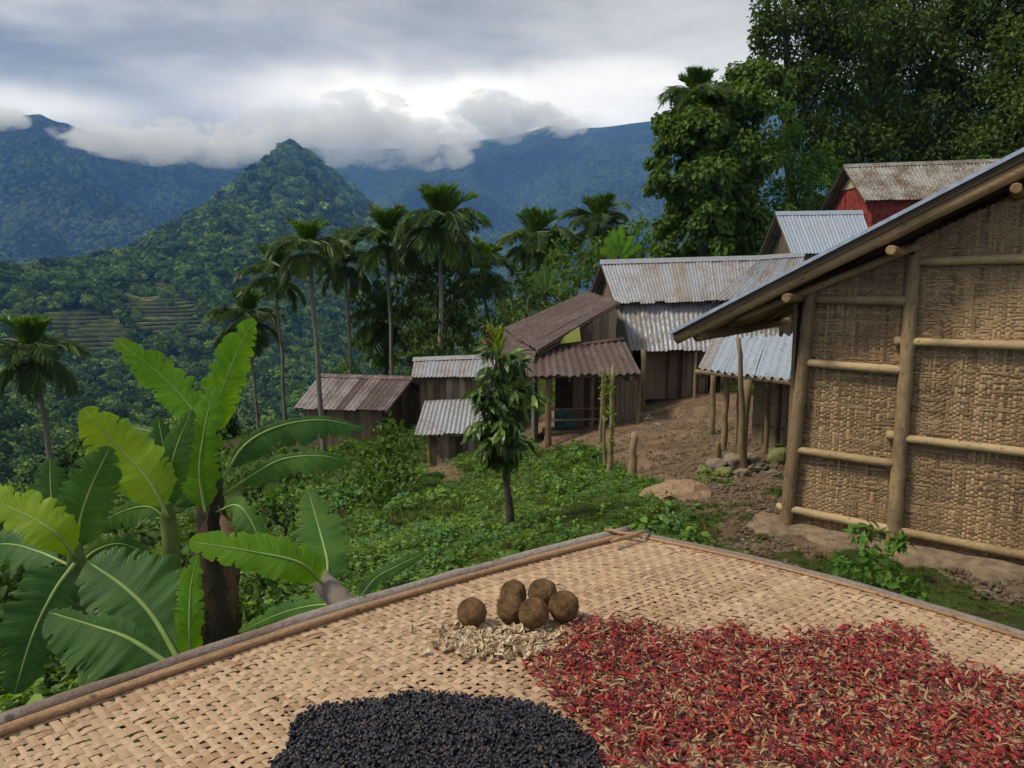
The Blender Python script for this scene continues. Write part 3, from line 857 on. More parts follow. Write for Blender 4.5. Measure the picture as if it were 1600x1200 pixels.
# --- long grey roofed house
gz = P(1000, 612, 24.2).z
o, q = gable('long_house', 'long house with wide pale grey tin roof and streaked tin skirt over a dark doorway', 'house',
    P(940, 409, 25.5), P(1235, 401, 25.5), P(963, 474, 23.4), P(1235, 466, 23.4), gz, 14, M['tin_grey'], M['mat_dark'], inset=.45, endin=.35, wn=18, wave=0.13,
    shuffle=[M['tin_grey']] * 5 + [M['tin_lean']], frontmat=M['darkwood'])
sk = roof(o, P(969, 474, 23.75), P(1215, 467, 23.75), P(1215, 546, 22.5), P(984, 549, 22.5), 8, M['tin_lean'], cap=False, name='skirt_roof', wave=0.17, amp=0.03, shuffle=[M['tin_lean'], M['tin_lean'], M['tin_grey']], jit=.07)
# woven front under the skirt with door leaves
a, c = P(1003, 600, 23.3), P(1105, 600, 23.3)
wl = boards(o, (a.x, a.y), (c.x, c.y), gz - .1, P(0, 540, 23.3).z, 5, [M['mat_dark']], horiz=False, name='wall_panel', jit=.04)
for px_ in (1006, 1044, 1062, 1090, 1104):
    p_ = P(px_, 600, 23.2); post(o, (p_.x, p_.y), P(0, 545, 23.2).z, .035, M['plank'], name='stud')
p_ = P(1003, 640, 22.3); post(o, (p_.x, p_.y), P(0, 545, 22.4).z, .085, M['stake'])
p_ = P(1086, 610, 22.6); post(o, (p_.x, p_.y), P(0, 548, 22.6).z, .05, M['stake'])
a, c = P(1064, 600, 23.12), P(1088, 600, 23.12)
boards(o, (a.x, a.y), (c.x, c.y), gz, P(0, 552, 23.1).z, 3, M['plank'], back=False, name='door_board')
# side panel of tin left of the skirt
corr_sheets(o, P(963, 474, 23.9), P(972, 474, 23.7), P(986, 548, 22.45), P(966, 540, 23.9), 1, M['tin_lean'], name='side_sheet', wave=.12)
# annexe roof at its right end
an = thing('annexe', 'annexe with steep grey tin roof against the right end of the long house', 'annexe', P(1180, 600, 24.5))
roof(an, P(1192, 402, 24.9), P(1256, 398, 24.9), P(1250, 470, 22.7), P(1112, 468, 22.9), 6, M['tin_grey'], capmat=M['tin_grey'], wave=0.14, shuffle=[M['tin_grey'], M['tin_lean']])
a, c = P(1125, 600, 23.1), P(1245, 600, 23.1)
boards(an, (a.x, a.y), (c.x, c.y), gz - .2, P(0, 475, 23.1).z, 9, M['mat_dark'])
c2 = P(1245, 600, 26.5); boards(an, (c.x, c.y), (c2.x, c2.y), gz - .2, P(0, 455, 24).z, 5, M['mat_dark'])

# --- brown-roofed house in front of it
bh = thing('brown_roofed_house', 'open fronted house with dark brown rusted roofs in two levels and a lime gable sheet', 'house', P(880, 690, 20.5))
mz = P(857, 700, 19.6).z
roof(bh, P(918, 456, 25.2), P(968, 472, 22.4), P(838, 549, 20.3), P(786, 514, 23.2), 5, M['tin_brown'], cap=False, wave=0.2, amp=.035, name='roof', capmat=M['tin_brown'])
roof(bh, P(788, 516, 23.1), P(838, 550, 20.4), P(831, 590, 19.6), P(778, 572, 22.6), 4, M['tin_brown'], cap=False, wave=0.16, name='side_roof')
roof(bh, P(828, 547, 20.9), P(975, 534, 21.2), P(1001, 585, 19.7), P(832, 588, 19.3), 7, M['tin_brown'], cap=False, wave=0.24, amp=0.035, name='porch_roof', jit=.04)
# gable wall: dark boards, lime sheet, beam
def gtop(u): # line (838,549)->(968,472) at Y~21.6
    px_ = 850 + (962 - 850) * u
    return P(px_, 549 - (px_ - 838) * 77 / 130 + 6, 21.5).z
a, c = P(850, 540, 21.5), P(962, 540, 21.5)
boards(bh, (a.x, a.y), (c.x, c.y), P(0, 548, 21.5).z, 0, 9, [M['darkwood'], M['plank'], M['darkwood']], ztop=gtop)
mb = MB()
q4 = [P(872, 538, 20.9), P(908, 533, 20.9), P(905, 511, 20.9), P(893, 518, 20.9), P(882, 526, 20.9)]
mb.add(q4 + [v_ + Vector((0, .03, 0)) for v_ in q4], [(0, 1, 2, 3, 4), (9, 8, 7, 6, 5)] + [(i, (i + 1) % 5, 5 + (i + 1) % 5, 5 + i) for i in range(5)])
mb.build('gable_sheet', M['lime'], bh, label='lime green metal sheet')
mb = MB(); mb.tube([P(846, 546, 21.1), P(975, 530, 21.4)], .06, 6); mb.tube([P(838, 551, 20.35), P(968, 474, 22.4)], .05, 6); mb.build('beam', M['plank'], bh)
# posts and rooms under the porch
for px_, Y, r_ in ((857, 19.6, .085), (998, 19.9, .06), (941, 20.3, .05), (925, 21.2, .05), (984, 21.2, .05), (838, 22.4, .06)):
    p_ = P(px_, 640, Y); post(bh, (p_.x, p_.y), P(0, 589 if px_ < 990 else 586, Y).z, r_, M['stake'])
a, c = P(868, 600, 21.9), P(1000, 600, 22.1)
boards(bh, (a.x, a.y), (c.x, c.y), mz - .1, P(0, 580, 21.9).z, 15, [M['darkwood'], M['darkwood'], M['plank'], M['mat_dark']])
a2, c2 = P(832, 600, 23.2), P(836, 600, 20.6)
boards(bh, (a2.x, a2.y), (c2.x, c2.y), mz - .6, P(0, 586, 20.6).z, 7, [M['teal'], M['paleplank'], M['teal']], name='side_board')
a, c = P(866, 600, 21.6), P(897, 600, 21.6)
boards(bh, (a.x, a.y), (c.x, c.y), P(0, 668, 21.6).z, P(0, 640, 21.6).z, 4, M['teal'], back=False, name='teal_board')
a, c = P(962, 600, 20.9), P(996, 600, 21.1)
boards(bh, (a.x, a.y), (c.x, c.y), P(0, 662, 20.9).z, P(0, 595, 20.9).z, 5, [M['plank'], M['stake']], back=False)
for y0 in (640, 657, 676):
    mb = MB(); mb.tube([P(858, y0, 20.0), P(940, y0 - 2, 20.4)], .03, 6); mb.build('rail', M['plank'], bh)
mb = MB(); mb.box(P(852, 690, 20.0), P(950, 686, 20.6) - P(852, 690, 20.0), (0, 2.0, 0), (0, 0, -.7)); mb.build('plinth', M['earth'], bh)

# --- small grey roofed house and red house up the hill
gable('upper_grey_house', 'small house with blue grey tin roof just below the red house', 'house',
    P(1213, 333, 32), P(1345, 331, 32), P(1238, 397, 29.8), P(1368, 395, 29.8), P(1250, 460, 31).z, 8, M['tin_blue'], M['plank'], endin=.45, wave=0.15, gmat=[M['cream'], M['plank'], M['mat_dark']], wn=10, gboards=9)
o, q = gable('red_house', 'red boarded house under a patchy rusted tin roof, highest house on the hill', 'house',
    P(1319, 259, 36), P(1600, 249, 36), P(1353, 313, 33.7), P(1620, 307, 33.7), P(1300, 400, 35).z, 12, M['tin_patch'], M['red'], endin=.5, wave=0.17, gmat=[M['red'], M['red'], M['red']], wn=20, gboards=9, inset=.35)
f0, f1, b0, b1, zt = q
p_ = f0 + Vector((-.08, -.08, 0)); post(o, (p_.x, p_.y), zt, .07, M['red'], zb=zt - 2.5, name='corner_post')
# cream top of its gable
dv = (f0 - b0); pts = [b0 + dv * .22, f0 - dv * .22, (f0 + b0) / 2]
off = Vector((-.09, -.05, 0)); za = zt + (P(0, 259, 36).z - .17 - zt) * .42; zr_ = P(0, 259, 36).z - .3
tri = [Vector((pts[0].x, pts[0].y, za)) + off, Vector((pts[1].x, pts[1].y, za)) + off, Vector((pts[2].x, pts[2].y, zr_)) + off]
mb = MB(); mb.add(tri + [v_ - off * .3 for v_ in tri], [(0, 1, 2), (5, 4, 3), (0, 1, 4, 3), (1, 2, 5, 4), (2, 0, 3, 5)]); mb.build('gable_board', M['cream'], o, label='cream gable top')

# --- open shed behind the near hut
sh = thing('tin_roofed_shed', 'open shed, wide waved blue grey tin roof on thin posts, behind the near hut', 'shed', P(1180, 700, 14))
roof(sh, P(1113, 529, 16.6), P(1275, 522, 14.2), P(1262, 599, 11.9), P(1090, 577, 15.0), 7, M['tin_blue'], cap=False, wave=0.22, amp=0.04, jit=.02, shuffle=[M['tin_blue']] * 4 + [M['tin_lean']])
for px_, Y, r_, yt in ((1113, 16.6, .065, 578), (1133, 14.9, .065, 583), (1164, 13.0, .085, 594), (1152, 15.5, .03, 590), (1180, 15.2, .05, 590), (1198, 13.9, .05, 592)):
    p_ = P(px_, 650, Y); post(sh, (p_.x, p_.y), P(0, yt, Y).z, r_, M['stake'])
a, c = P(1178, 640, 14.9), P(1300, 640, 13.2)
boards(sh, (a.x, a.y), (c.x, c.y), hz(a.x, a.y) - .2, P(0, 588, 14.5).z, 8, [M['mat_dark'], M['mat_dark'], M['splint']], name='wall_panel', jit=.03)
for w in (0.15, .45, .75):
    z_ = hz(a.x, a.y) + .2 + 1.5 * w
    mb = MB(); mb.tube([Vector((a.x, a.y - .1, z_)), Vector((c.x, c.y - .1, z_ + .1))], .025, 6); mb.build('lath', M['plank'], sh)
for px_ in (1192, 1215, 1232):
    k = (px_ - 1178) / 122; p_ = a.lerp(c, k); post(sh, (p_.x, p_.y - .12), P(0, 592, 14).z, .06, M['plank'], name='stud')
mb = MB(); mb.tube([P(1088, 581, 15.05), P(1100, 581, 14.9), P(1262, 600, 12.0)], .055, 7); mb.build('eave_pole', M['stake'], sh)

# ================================================================== THE NEAR HUT (woven bamboo wall)
A0 = G(1228, 815, 0.0); B0 = G(1395, 845, 0.0)
hd = (B0 - A0).normalized()                      # along the wall, to the right
hn = Vector((hd.y, -hd.x, 0))
if hn.dot(-A0) < 0: hn = -hn                     # towards the viewer
hr = -hn                                         # away: ridge direction
def W_(px, py, off=0.0): return PL(px, py, A0 + hn * off, hn)
hut = thing('woven_hut', 'big near hut with woven bamboo wall, round bamboo frame and long sloping tin roof edge', 'hut', A0)
wallroot = MB()
def uv(p): d_ = p - A0; return d_.dot(hd), p.z
def EXT(p, q, ue):
    """carry the line p-q on to the distance ue along the wall"""
    a, b_ = (p - A0).dot(hd), (q - A0).dot(hd)
    return p + (q - p) * ((ue - a) / (b_ - a))
UE = (W_(1395, 845) - A0).dot(hd) + 2.9
# posts
def pole(parent, p, q, r0, r1, mat, name, n=12, nodes=5, sag=0.0, lab=None):
    k = nodes * 4; pts = []; rad = []
    for i in range(k + 1):
        t_ = i / k; pts.append(p.lerp(q, t_) + Vector((random.uniform(-1, 1), random.uniform(-1, 1), random.uniform(-1, 1))) * r0 * .05 + Vector((0, 0, -sag * math.sin(math.pi * t_))))
        nd = 0.06 if i % 4 == 0 and 0 < i < k else 0
        rad.append((r0 + (r1 - r0) * t_) * (1 + nd))
    mb = MB(); mb.tube(pts, rad, n, jit=0.012)
    return mb.build(name, mat, parent, smooth=True, label=lab)
RAKE = (W_(1065, 525, .45), W_(1640, 242, .45))
def raketop(u):      # underside of the roof over the wall plane, as a function of the distance along the wall
    ua, za_ = uv(RAKE[0]); ub, zb_ = uv(RAKE[1])
    return za_ + (zb_ - za_) * (u - ua) / (ub - ua)
POST = [((1228, 818), (1267, 455)), ((1395, 849), (1429, 398))]
for (bx, by), (tx, ty) in POST:
    p_ = W_(bx, by, .05); q_ = W_(tx, ty, .05)
    p_ = p_ - (q_ - p_).normalized() * 0.12
    pole(hut, p_, q_, .075, .064, M['bamboo'], 'post', nodes=7)
u2 = uv(W_(1395, 845))[0]
for k in (2, 3):
    u_ = u2 + 1.45 * (k - 1)
    p_ = A0 + hd * u_ + hn * .05; pole(hut, Vector((p_.x, p_.y, -.2)), Vector((p_.x, p_.y, raketop(u_) - .1)) + hd * .15, .085, .075, M['bamboo'], 'post', nodes=7)
RAILS = [((1272, 468), (1418, 470)), ((1252, 566), (1414, 579)), ((1238, 702), (1400, 725)), ((1214, 791), (1400, 829)),
         ((1434, 409), (1700, 401)), ((1424, 534), (1700, 544)), ((1414, 685), (1700, 718)), ((1398, 828), (1700, 887))]
for (ax_, ay_), (bx, by) in RAILS:
    o1 = .055
    pole(hut, W_(ax_, ay_, o1), W_(bx, by, o1) if bx < 1500 else EXT(W_(ax_, ay_, o1), W_(bx, by, o1), UE), .043, .050, M['bamboo_pale'], 'rail', nodes=3)
for ax_, ay_ in ((1407, 472), (1394, 727), (1394, 680), (1406, 533)):       # short rail ends that pass behind the post
    p_ = W_(ax_, ay_, .015); pole(hut, p_ - hd * .05, p_ + hd * .12, .05, .05, M['bamboo_pale'], 'rail_end', nodes=1)
# woven splints: two families, over and under at random, bay by bay
def strip_mesh(pts, side, nrm, w, th=0.004, wj=0.0):
    """pts Nx3 centre line, side and nrm unit vectors, w widths"""
    N_ = len(pts); w = np.broadcast_to(w, (N_,)) / 2
    a = pts + side * w[:, None] ; b_ = pts - side * w[:, None]
    V = np.concatenate([a - nrm * th, a + nrm * th * .2, pts + nrm * th, b_ + nrm * th * .2, b_ - nrm * th], 0)
    i = np.arange(N_ - 1)
    F = []
    for k in range(4):
        F.append(np.stack([k * N_ + i, k * N_ + i + 1, (k + 1) * N_ + i + 1, (k + 1) * N_ + i], -1))
    return V, np.concatenate(F)
u1 = 0.0; u_end = u2 + 2.9
nhd, nhn = np.array(hd), np.array(hn)
def bottomz(u):
    return uv(W_(1228 + 0, 815))[1] * 0 - 0.06 - 0.0 * u
pv_, ph_ = 0.035, 0.023
def wsg(a, b_, sd):
    return np.where(((a + b_) % 2 == 0) ^ (_h(a, b_, a * 0, sd) > .74), 1.0, -1.0)
bays = [(0.06, u2 - 0.03), (u2 + 0.0, u2 + 1.42), (u2 + 1.42, u_end)]
nstr = 0; EXTRA = []
def splint(name, Vv, Ff, bi):
    global nstr
    if bi < 2 and nstr < 300:
        nstr += 1; npobj(name, Vv, Ff, M['splint'], front_wall)
    else: EXTRA.append((Vv, Ff))
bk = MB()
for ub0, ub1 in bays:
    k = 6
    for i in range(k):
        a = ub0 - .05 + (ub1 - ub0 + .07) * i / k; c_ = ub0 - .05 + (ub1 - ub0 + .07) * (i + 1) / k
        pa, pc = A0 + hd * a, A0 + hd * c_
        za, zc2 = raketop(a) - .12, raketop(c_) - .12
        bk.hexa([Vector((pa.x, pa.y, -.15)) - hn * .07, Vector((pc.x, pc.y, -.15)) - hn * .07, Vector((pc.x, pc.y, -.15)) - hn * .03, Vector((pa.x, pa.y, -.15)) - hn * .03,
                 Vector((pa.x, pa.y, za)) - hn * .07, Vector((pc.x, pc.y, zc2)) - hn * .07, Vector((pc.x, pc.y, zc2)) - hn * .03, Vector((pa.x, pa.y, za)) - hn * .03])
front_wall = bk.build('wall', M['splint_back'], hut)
for bi, (ub0, ub1) in enumerate(bays):
    nvs = int((ub1 - ub0) / pv_)
    zmax = raketop(ub1) - .14
    nhs = int((zmax + .05) / ph_)
    for j in range(nvs):
        u_ = ub0 + (j + .5) * pv_
        zt_ = raketop(u_) - .14
        kk = np.arange(int((zt_ + .08) / (ph_ / 2)) + 2)
        z_ = -.08 + kk * ph_ / 2
        z_ = z_[z_ < zt_]; kk = kk[:len(z_)]
        cell = (kk // 2)
        sg = wsg(np.full_like(cell, j), cell, 11 + bi)
        d_ = np.where(kk % 2 == 1, sg, 0.5 * (sg + np.roll(sg, 1))) * 0.0055
        x_ = u_ + 0.006 * vn(z_ * 5, z_ * 0 + j * 3.1, seed=5) + 0.012 * vn(z_ * 1.2, z_ * 0 + j * 0.35, seed=8)
        pts = np.array(A0)[None] * [1, 1, 0] + nhd[None] * x_[:, None] + nhn[None] * (d_ - .012)[:, None] + np.array([0, 0, 1.0])[None] * z_[:, None]
        w_ = pv_ * (0.90 + 0.20 * vn(z_ * 7, z_ * 0 + j * 7.7, seed=9))
        Vv, Ff = strip_mesh(pts, nhd, nhn, w_, .0018)
        splint('upright_splint', Vv, Ff, bi)
    for j in range(nhs):
        z_ = -.06 + (j + .5) * ph_
        # roofline: the strip starts where the roof is above it
        us_ = ub0
        while raketop(us_) - .16 < z_ and us_ < ub1: us_ += .02
        if ub1 - us_ < .15: continue
        # broken into overlapping lengths
        cuts = [us_]
        while cuts[-1] < ub1 - .25: cuts.append(ub1)
        cuts[-1] = ub1
        for a, c_ in zip(cuts[:-1], cuts[1:]):
            kk = np.arange(int((a - ub0) / (pv_ / 2)), int((c_ - ub0) / (pv_ / 2)) + 2)
            x_ = ub0 + kk * pv_ / 2; ok = x_ <= ub1 + .02; kk = kk[ok]; x_ = x_[ok]
            if len(kk) < 4: continue
            cell = kk // 2
            sg = -wsg(cell, np.full_like(cell, j), 11 + bi)
            d_ = np.where(kk % 2 == 1, sg, 0.5 * (sg + np.roll(sg, 1))) * 0.0055
            zz_ = z_ + 0.005 * vn(x_ * 6, x_ * 0 + j * 2.3, seed=15) + 0.012 * vn(x_ * .9, x_ * 0 + j * .3, seed=18)
            pts = np.array(A0)[None] * [1, 1, 0] + nhd[None] * x_[:, None] + nhn[None] * (d_ - .012)[:, None] + np.array([0, 0, 1.0])[None] * zz_[:, None]
            w_ = ph_ * (0.90 + 0.22 * vn(x_ * 6, x_ * 0 + j * 5.1, seed=19))
            Vv, Ff = strip_mesh(pts, np.array([0, 0, 1.0]), nhn, w_, .0018)
            splint('cross_splint', Vv, Ff, bi)
V_l, F_l, b_ = [], [], 0
for v_, f_ in EXTRA:
    V_l.append(v_); F_l.append(f_ + b_); b_ += len(v_)
npobj('splint_rest', np.concatenate(V_l), np.concatenate(F_l), M['splint'], front_wall, kind='stuff')
print('splints', nstr, len(EXTRA))
# rafter log, stub ends of the purlins, roof
pole(hut, W_(1056, 530, .45), EXT(W_(1056, 530, .45), W_(1700, 213, .45), UE + .35), .062, .085, M['log'], 'rafter', nodes=5, n=14)
for ax_, ay_, l_ in ((1228, 466, .9), (1392, 391, .9), (1588, 294, .9)):
    p_ = W_(ax_, ay_, .62); q_ = p_ + hr * l_
    mb = MB(); mb.tube([p_, p_ + hr * .02, q_], [.040, .050, .050], 12, jit=.03); mb.build('purlin_end', M['log'], hut, smooth=False)
# roof plane: along the rake direction, running back along the ridge direction
e0 = W_(1046, 522, .55); e1 = EXT(W_(1046, 522, .55), W_(1720, 173, .55), UE + .45)
back = hr * 3.7
hroof = MB()
for k in range(5):
    w = .5 + .75 * k
    p_ = e0 + hr * w; q_ = e1 + hr * w
    dd_ = (e1 - e0).normalized()
    hroof.tube([p_ + dd_ * .12 + Vector((0, 0, -.10)), q_ + Vector((0, 0, -.10))], .045, 8)
hr_o = hroof.build('roof', M['log'], hut)
slope_l = (e1 - e0).length
for k in range(4):                                # sheets stacked from eave to ridge in courses, waves running down the slope
    for cc in range(2):
        t0, t1 = cc / 2 - (.01 if cc else 0), (cc + 1) / 2
        a = e0.lerp(e1, t1) + back * (k / 4); b2 = e0.lerp(e1, t1) + back * ((k + 1) / 4 + .01)
        c2 = e0.lerp(e1, t0) + back * ((k + 1) / 4 + .01); d2 = e0.lerp(e1, t0) + back * (k / 4)
        for v_ in (a, b2): v_.z += .004 * cc
        corr_sheets(hr_o, a, b2, c2, d2, 1, M['tin_edge'], wave=.11, amp=.014, jit=.02)
# turned-up edge sheet along the gable, the bright line in the picture
mb = MB()
dd_ = (e1 - e0).normalized(); up = hn.cross(dd_); up = up if up.z > 0 else -up
mb.box(e0 + hn * .03 - up * .012, e1 - e0, hn * -.17, up * .036)
mb.build('edge_sheet', M['tin_edge'], hut)
mb = MB(); mb.box(e0 + dd_ * .25 + hn * .0 - up * .075, (e1 - e0) * .96, hn * -.03, up * .06); mb.build('edge_board', M['darkwood'], hut)
# eave beam and inner rafters
pole(hut, W_(1090, 526, .40) - Vector((0, 0, 0.0)), W_(1090, 526, .40) + hr * 3.9, .06, .06, M['log'], 'eave_beam', nodes=4)
pole(hut, W_(1155, 505, -.6), W_(1470, 345, -.6), .045, .05, M['log'], 'inner_rafter', nodes=4)
pole(hut, W_(1150, 500, .1) , W_(1440, 382, .1), .035, .04, M['log'], 'inner_rafter', nodes=4)
# the other walls, plain woven sheets on boards
pc = A0 + hr * 3.5; pr = A0 + hd * u_end
boards(hut, (A0.x + hr.x * .06, A0.y + hr.y * .06), (pc.x, pc.y), -.9, raketop(0) - .2, 10, M['splint'], backmat=M['splint'])
boards(hut, (pc.x, pc.y), (pc.x + hd.x * u_end, pc.y + hd.y * u_end), -.9, 0, 14, M['splint'], ztop=lambda u: raketop(u * u_end) - .2)
boards(hut, (pr.x, pr.y), (pr.x + hr.x * 3.4, pr.y + hr.y * 3.4), -.3, raketop(u_end) - .2, 10, M['splint'])
# earth plinth under the wall
fl = MB()
ks = 30
top = []; bot = []
for i in range(ks + 1):
    u_ = -.35 + (u_end + .6) * i / ks
    wdt = .38 + .10 * math.sin(i * 1.3) + .05 * math.sin(i * 3.1)
    pa = A0 + hd * u_ - hn * .15; pb = A0 + hd * u_ + hn * wdt
    top.append(Vector((pa.x, pa.y, .015 + .012 * math.sin(i * 2.1)))); top.append(Vector((pb.x, pb.y, -.005 + .014 * math.sin(i * 1.7))))
    top.append(Vector((pb.x + hn.x * .14, pb.y + hn.y * .14, -.35)))
fl.add(top, [(3 * i, 3 * i + 1, 3 * i + 4, 3 * i + 3) for i in range(ks)] + [(3 * i + 1, 3 * i + 2, 3 * i + 5, 3 * i + 4) for i in range(ks)])
fl.build('earth_plinth', M['earth'], hut, smooth=True)

# ================================================================== THE WOVEN TRAY
TZ = CAMH - 0.8
TC = G(985, 836, TZ); TLf = G(0, 1150, TZ); TRt = G(1600, 1001, TZ)
tu = (TLf - TC); Lu = tu.length; tu.normalize(); tv = (TRt - TC); Lv = tv.length; tv.normalize()
TU, TV = 2.45, 2.3
no_u = (-tv); no_v = (-tu)
def tpos(u, v, z=0.0):
    """u metres along the left edge, v metres along the right edge; edges bow outwards"""
    u = np.asarray(u, float); v = np.asarray(v, float)
    bu = 0.056 * np.clip(np.sin(np.pi * np.clip(u / (Lu * 1.06), 0, 1.35)), -.6, 1) * np.clip(1 - v / 1.5, 0, 1) ** 1.5
    bv = 0.032 * np.clip(np.sin(np.pi * np.clip(v / (Lv * 1.02), 0, 1.2)), -.3, 1) * np.clip(1 - u / 1.3, 0, 1) ** 1.5
    x = TC.x + tu.x * u + tv.x * v - tv.x * bu - tu.x * bv
    y = TC.y + tu.y * u + tv.y * v - tv.y * bu - tu.y * bv
    zz = TZ + 0.010 * np.sin(u * 2.1 + 1) * np.sin(v * 2.7) - .004 + z
    return np.stack([x, y, zz], -1)
def tz(x, y): return TZ
tray = thing('woven_tray', 'huge square drying tray woven of flat bamboo strips, its corner pointing at the village', 'drying tray', tuple(TC))
ps = 0.0196
NU, NVV = int(TU / ps), int(TV / ps)
jw = RNG.normal(0, 1, (NU + 4, NVV + 4))
upz = np.array([0, 0, 1.0])
def tray_strip(fam, k):
    n_ = (NU if fam == 'u' else NVV)
    kk = np.arange(-1, 2 * n_ + 2)
    s_ = kk * ps / 2
    c_ = np.clip(kk // 2, 0, n_ - 1)
    i_, j_ = (c_, np.full_like(c_, k)) if fam == 'u' else (np.full_like(c_, k), c_)
    tw = ((i_ + j_) % 2)                          # plain weave with faults
    fl_ = _h(i_ // 2, j_ // 2, i_ * 0, 3) > .93
    tw = np.where(fl_, 1 - tw, tw)
    sg = np.where(tw == 1, 1.0, -1.0) * (1 if fam == 'u' else -1)
    dz = np.where(kk % 2 == 1, sg, 0.5 * (sg + np.roll(sg, 1))) * 0.0019
    lat = (k + .5) * ps + 0.0028 * vn(s_ * 11, s_ * 0 + k * 1.7, seed=61 if fam == 'u' else 62) + 0.003 * vn(s_ * 2.2, s_ * 0 + k * .21, seed=63)
    lat = lat + (random.random() - .5) * .004
    w_ = ps * ((0.79 if fam == 'u' else .69) + 0.22 * vn(s_ * 6, s_ * 0 + k * 3.3, seed=64 if fam == 'u' else 65) + (random.random() - .5) * .14)
    if fam == 'u': pts = tpos(s_, lat, dz); side = np.array(tv)
    else: pts = tpos(lat, s_, dz); side = np.array(tu)
    Vv, Ff = strip_mesh(pts, side, upz, w_, .0009)
    npobj('strip', Vv, Ff, M['weave'], tray, smooth=False)
for j in range(NVV): tray_strip('u', j)
for i in range(NU): tray_strip('v', i)
def tline(fam, off, z, a=0.0, b_=None, n=40):
    b_ = b_ if b_ is not None else (TU if fam == 'u' else TV)
    s_ = np.linspace(a, b_, n)
    p_ = tpos(s_, np.full(n, off), z) if fam == 'u' else tpos(np.full(n, off), s_, z)
    return [Vector(q) for q in p_]
def rim(name, pts, r, mat, jit=.03, n=10, lab=None):
    mb = MB()
    k = len(pts)
    rad = [r * (1 + .10 * math.sin(i * .9) * math.sin(i * .37 + 2) + (0.10 if i % 7 == 3 else 0)) for i in range(k)]
    mb.tube(pts, rad, n, jit=jit); return mb.build(name, mat, tray, smooth=True, label=lab)
rim('rim_pole', tline('u', -.032, .004, -.03), .0165, M['rimwood'], lab='thick grey rim pole', jit=.05)
rim('rim_lath', tline('u', -.010, .007, .00), .0052, M['lath'])
rim('rim_lath', tline('u', .006, .009, -.02), .0075, M['lath'])
rim('rim_pole', tline('v', -.011, .005, .03), .0112, M['rimwood'], jit=.05)
rim('rim_lath', tline('v', .002, .006, .02), .0045, M['lath'])
rim('rim_pole', [Vector(q) for q in tpos(np.full(30, TU), np.linspace(0, TV, 30), .0)], .017, M['rimwood'])
rim('rim_pole', [Vector(q) for q in tpos(np.linspace(0, TU, 30), np.full(30, TV), .0)], .017, M['rimwood'])
# crossed stick ends at the far corner
def stick(px0, py0, px1, py1, r, z):
    a_ = G(px0, py0, TZ + z); b2 = G(px1, py1, TZ + z)
    mb = MB(); mb.tube([a_.lerp(b2, i / 5) + Vector((0, 0, .002 * math.sin(i * 2))) for i in range(6)], [r * .7, r, r * 1.05, r, r * .95, r * .7], 8, jit=.08)
    mb.build('corner_stick', M['lath'], tray, smooth=True)
stick(945, 828, 1003, 838, .006, .020); stick(955, 846, 1012, 829, .0065, .026); stick(948, 832, 990, 835, .005, .012)
# frame and legs carrying the tray
for (u_, v_) in ((.25, .25), (TU - .2, .25), (.25, TV - .2), (TU - .2, TV - .2)):
    p_ = Vector(tpos(u_, v_)); mb = MB(); mb.tube([(p_.x, p_.y, hz(p_.x, p_.y) - .2), (p_.x, p_.y, TZ - .05)], .04, 8); mb.build('leg', M['stake'], tray, smooth=True)
# unseen board platform, added under the tray to darken the weave gaps
plat = thing('gap_shade_platform', 'dark board platform added under the big woven tray to darken its gaps', 'platform', tuple(TC))
for k_ in range(int((TV - .3) / .16)):
    v_ = .15 + k_ * .16
    c4 = [Vector(q) + Vector((0, 0, -.095)) for q in (tpos(.14, v_), tpos(TU - .14, v_), tpos(TU - .14, v_ + .15), tpos(.14, v_ + .15))]
    mb = MB(); mb.hexa(c4 + [q + Vector((0, 0, .025)) for q in c4]); mb.build('board', M['darkwood'], plat)
for v_ in (.25, 1.0, TV - .2):
    mb = MB(); mb.tube([Vector(q) + Vector((0, 0, -.035)) for q in tpos(np.linspace(.1, TU - .1, 12), np.full(12, v_))], .018, 8); mb.build('cross_bar', M['stake'], tray, smooth=True)

# ------------------------------------------------------------------ six fibrous balls
m, t, b = newmat('fibrous_ball')
tcn = nn(t, 'ShaderNodeTexCoord'); oi = nn(t, 'ShaderNodeObjectInfo')
v0 = nn(t, 'ShaderNodeVectorMath'); v0.operation = 'ADD'; lk(t, tcn.outputs['Object'], v0.inputs[0])
cb_ = nn(t, 'ShaderNodeCombineXYZ'); lk(t, oi.outputs['Random'], cb_.inputs[0]); lk(t, cb_.outputs[0], v0.inputs[1])
n1 = noise(t, v0.outputs[0], 6.0, 8, .85, 2.5); n2 = noise(t, v0.outputs[0], 2.4, 4, .6)
c = ramp(t, mth(t, 'ADD', mth(t, 'MULTIPLY', n1, .7), mth(t, 'MULTIPLY', n2, .3)), [(.36, (.09, .045, .018)), (.46, (.34, .185, .08)), (.57, (.66, .42, .21))])
lk(t, c, b.inputs['Base Color']); b.inputs['Roughness'].default_value = .95; b.inputs['Specular IOR Level'].default_value = .1
bump(t, b, n1, 1.0, .22)
M['ball'] = m
import bmesh
def ball_mesh(seed):
    bm = bmesh.new(); bmesh.ops.create_icosphere(bm, subdivisions=5, radius=1.0)
    A = np.array([v.co[:] for v in bm.verts])
    d_ = 0.035 * fbm(A[:, 0] * 2, A[:, 1] * 2, A[:, 2] * 2, oct=2, seed=seed) + 0.028 * fbm(A[:, 0] * 13, A[:, 1] * 13, A[:, 2] * 13, oct=3, seed=seed + 7)
    for v, k in zip(bm.verts, d_): v.co *= (1 + k)
    me = bpy.data.meshes.new('ball'); bm.to_mesh(me); bm.free()
    me.polygons.foreach_set('use_smooth', [True] * len(me.polygons)); me.materials.append(M['ball'])
    return me
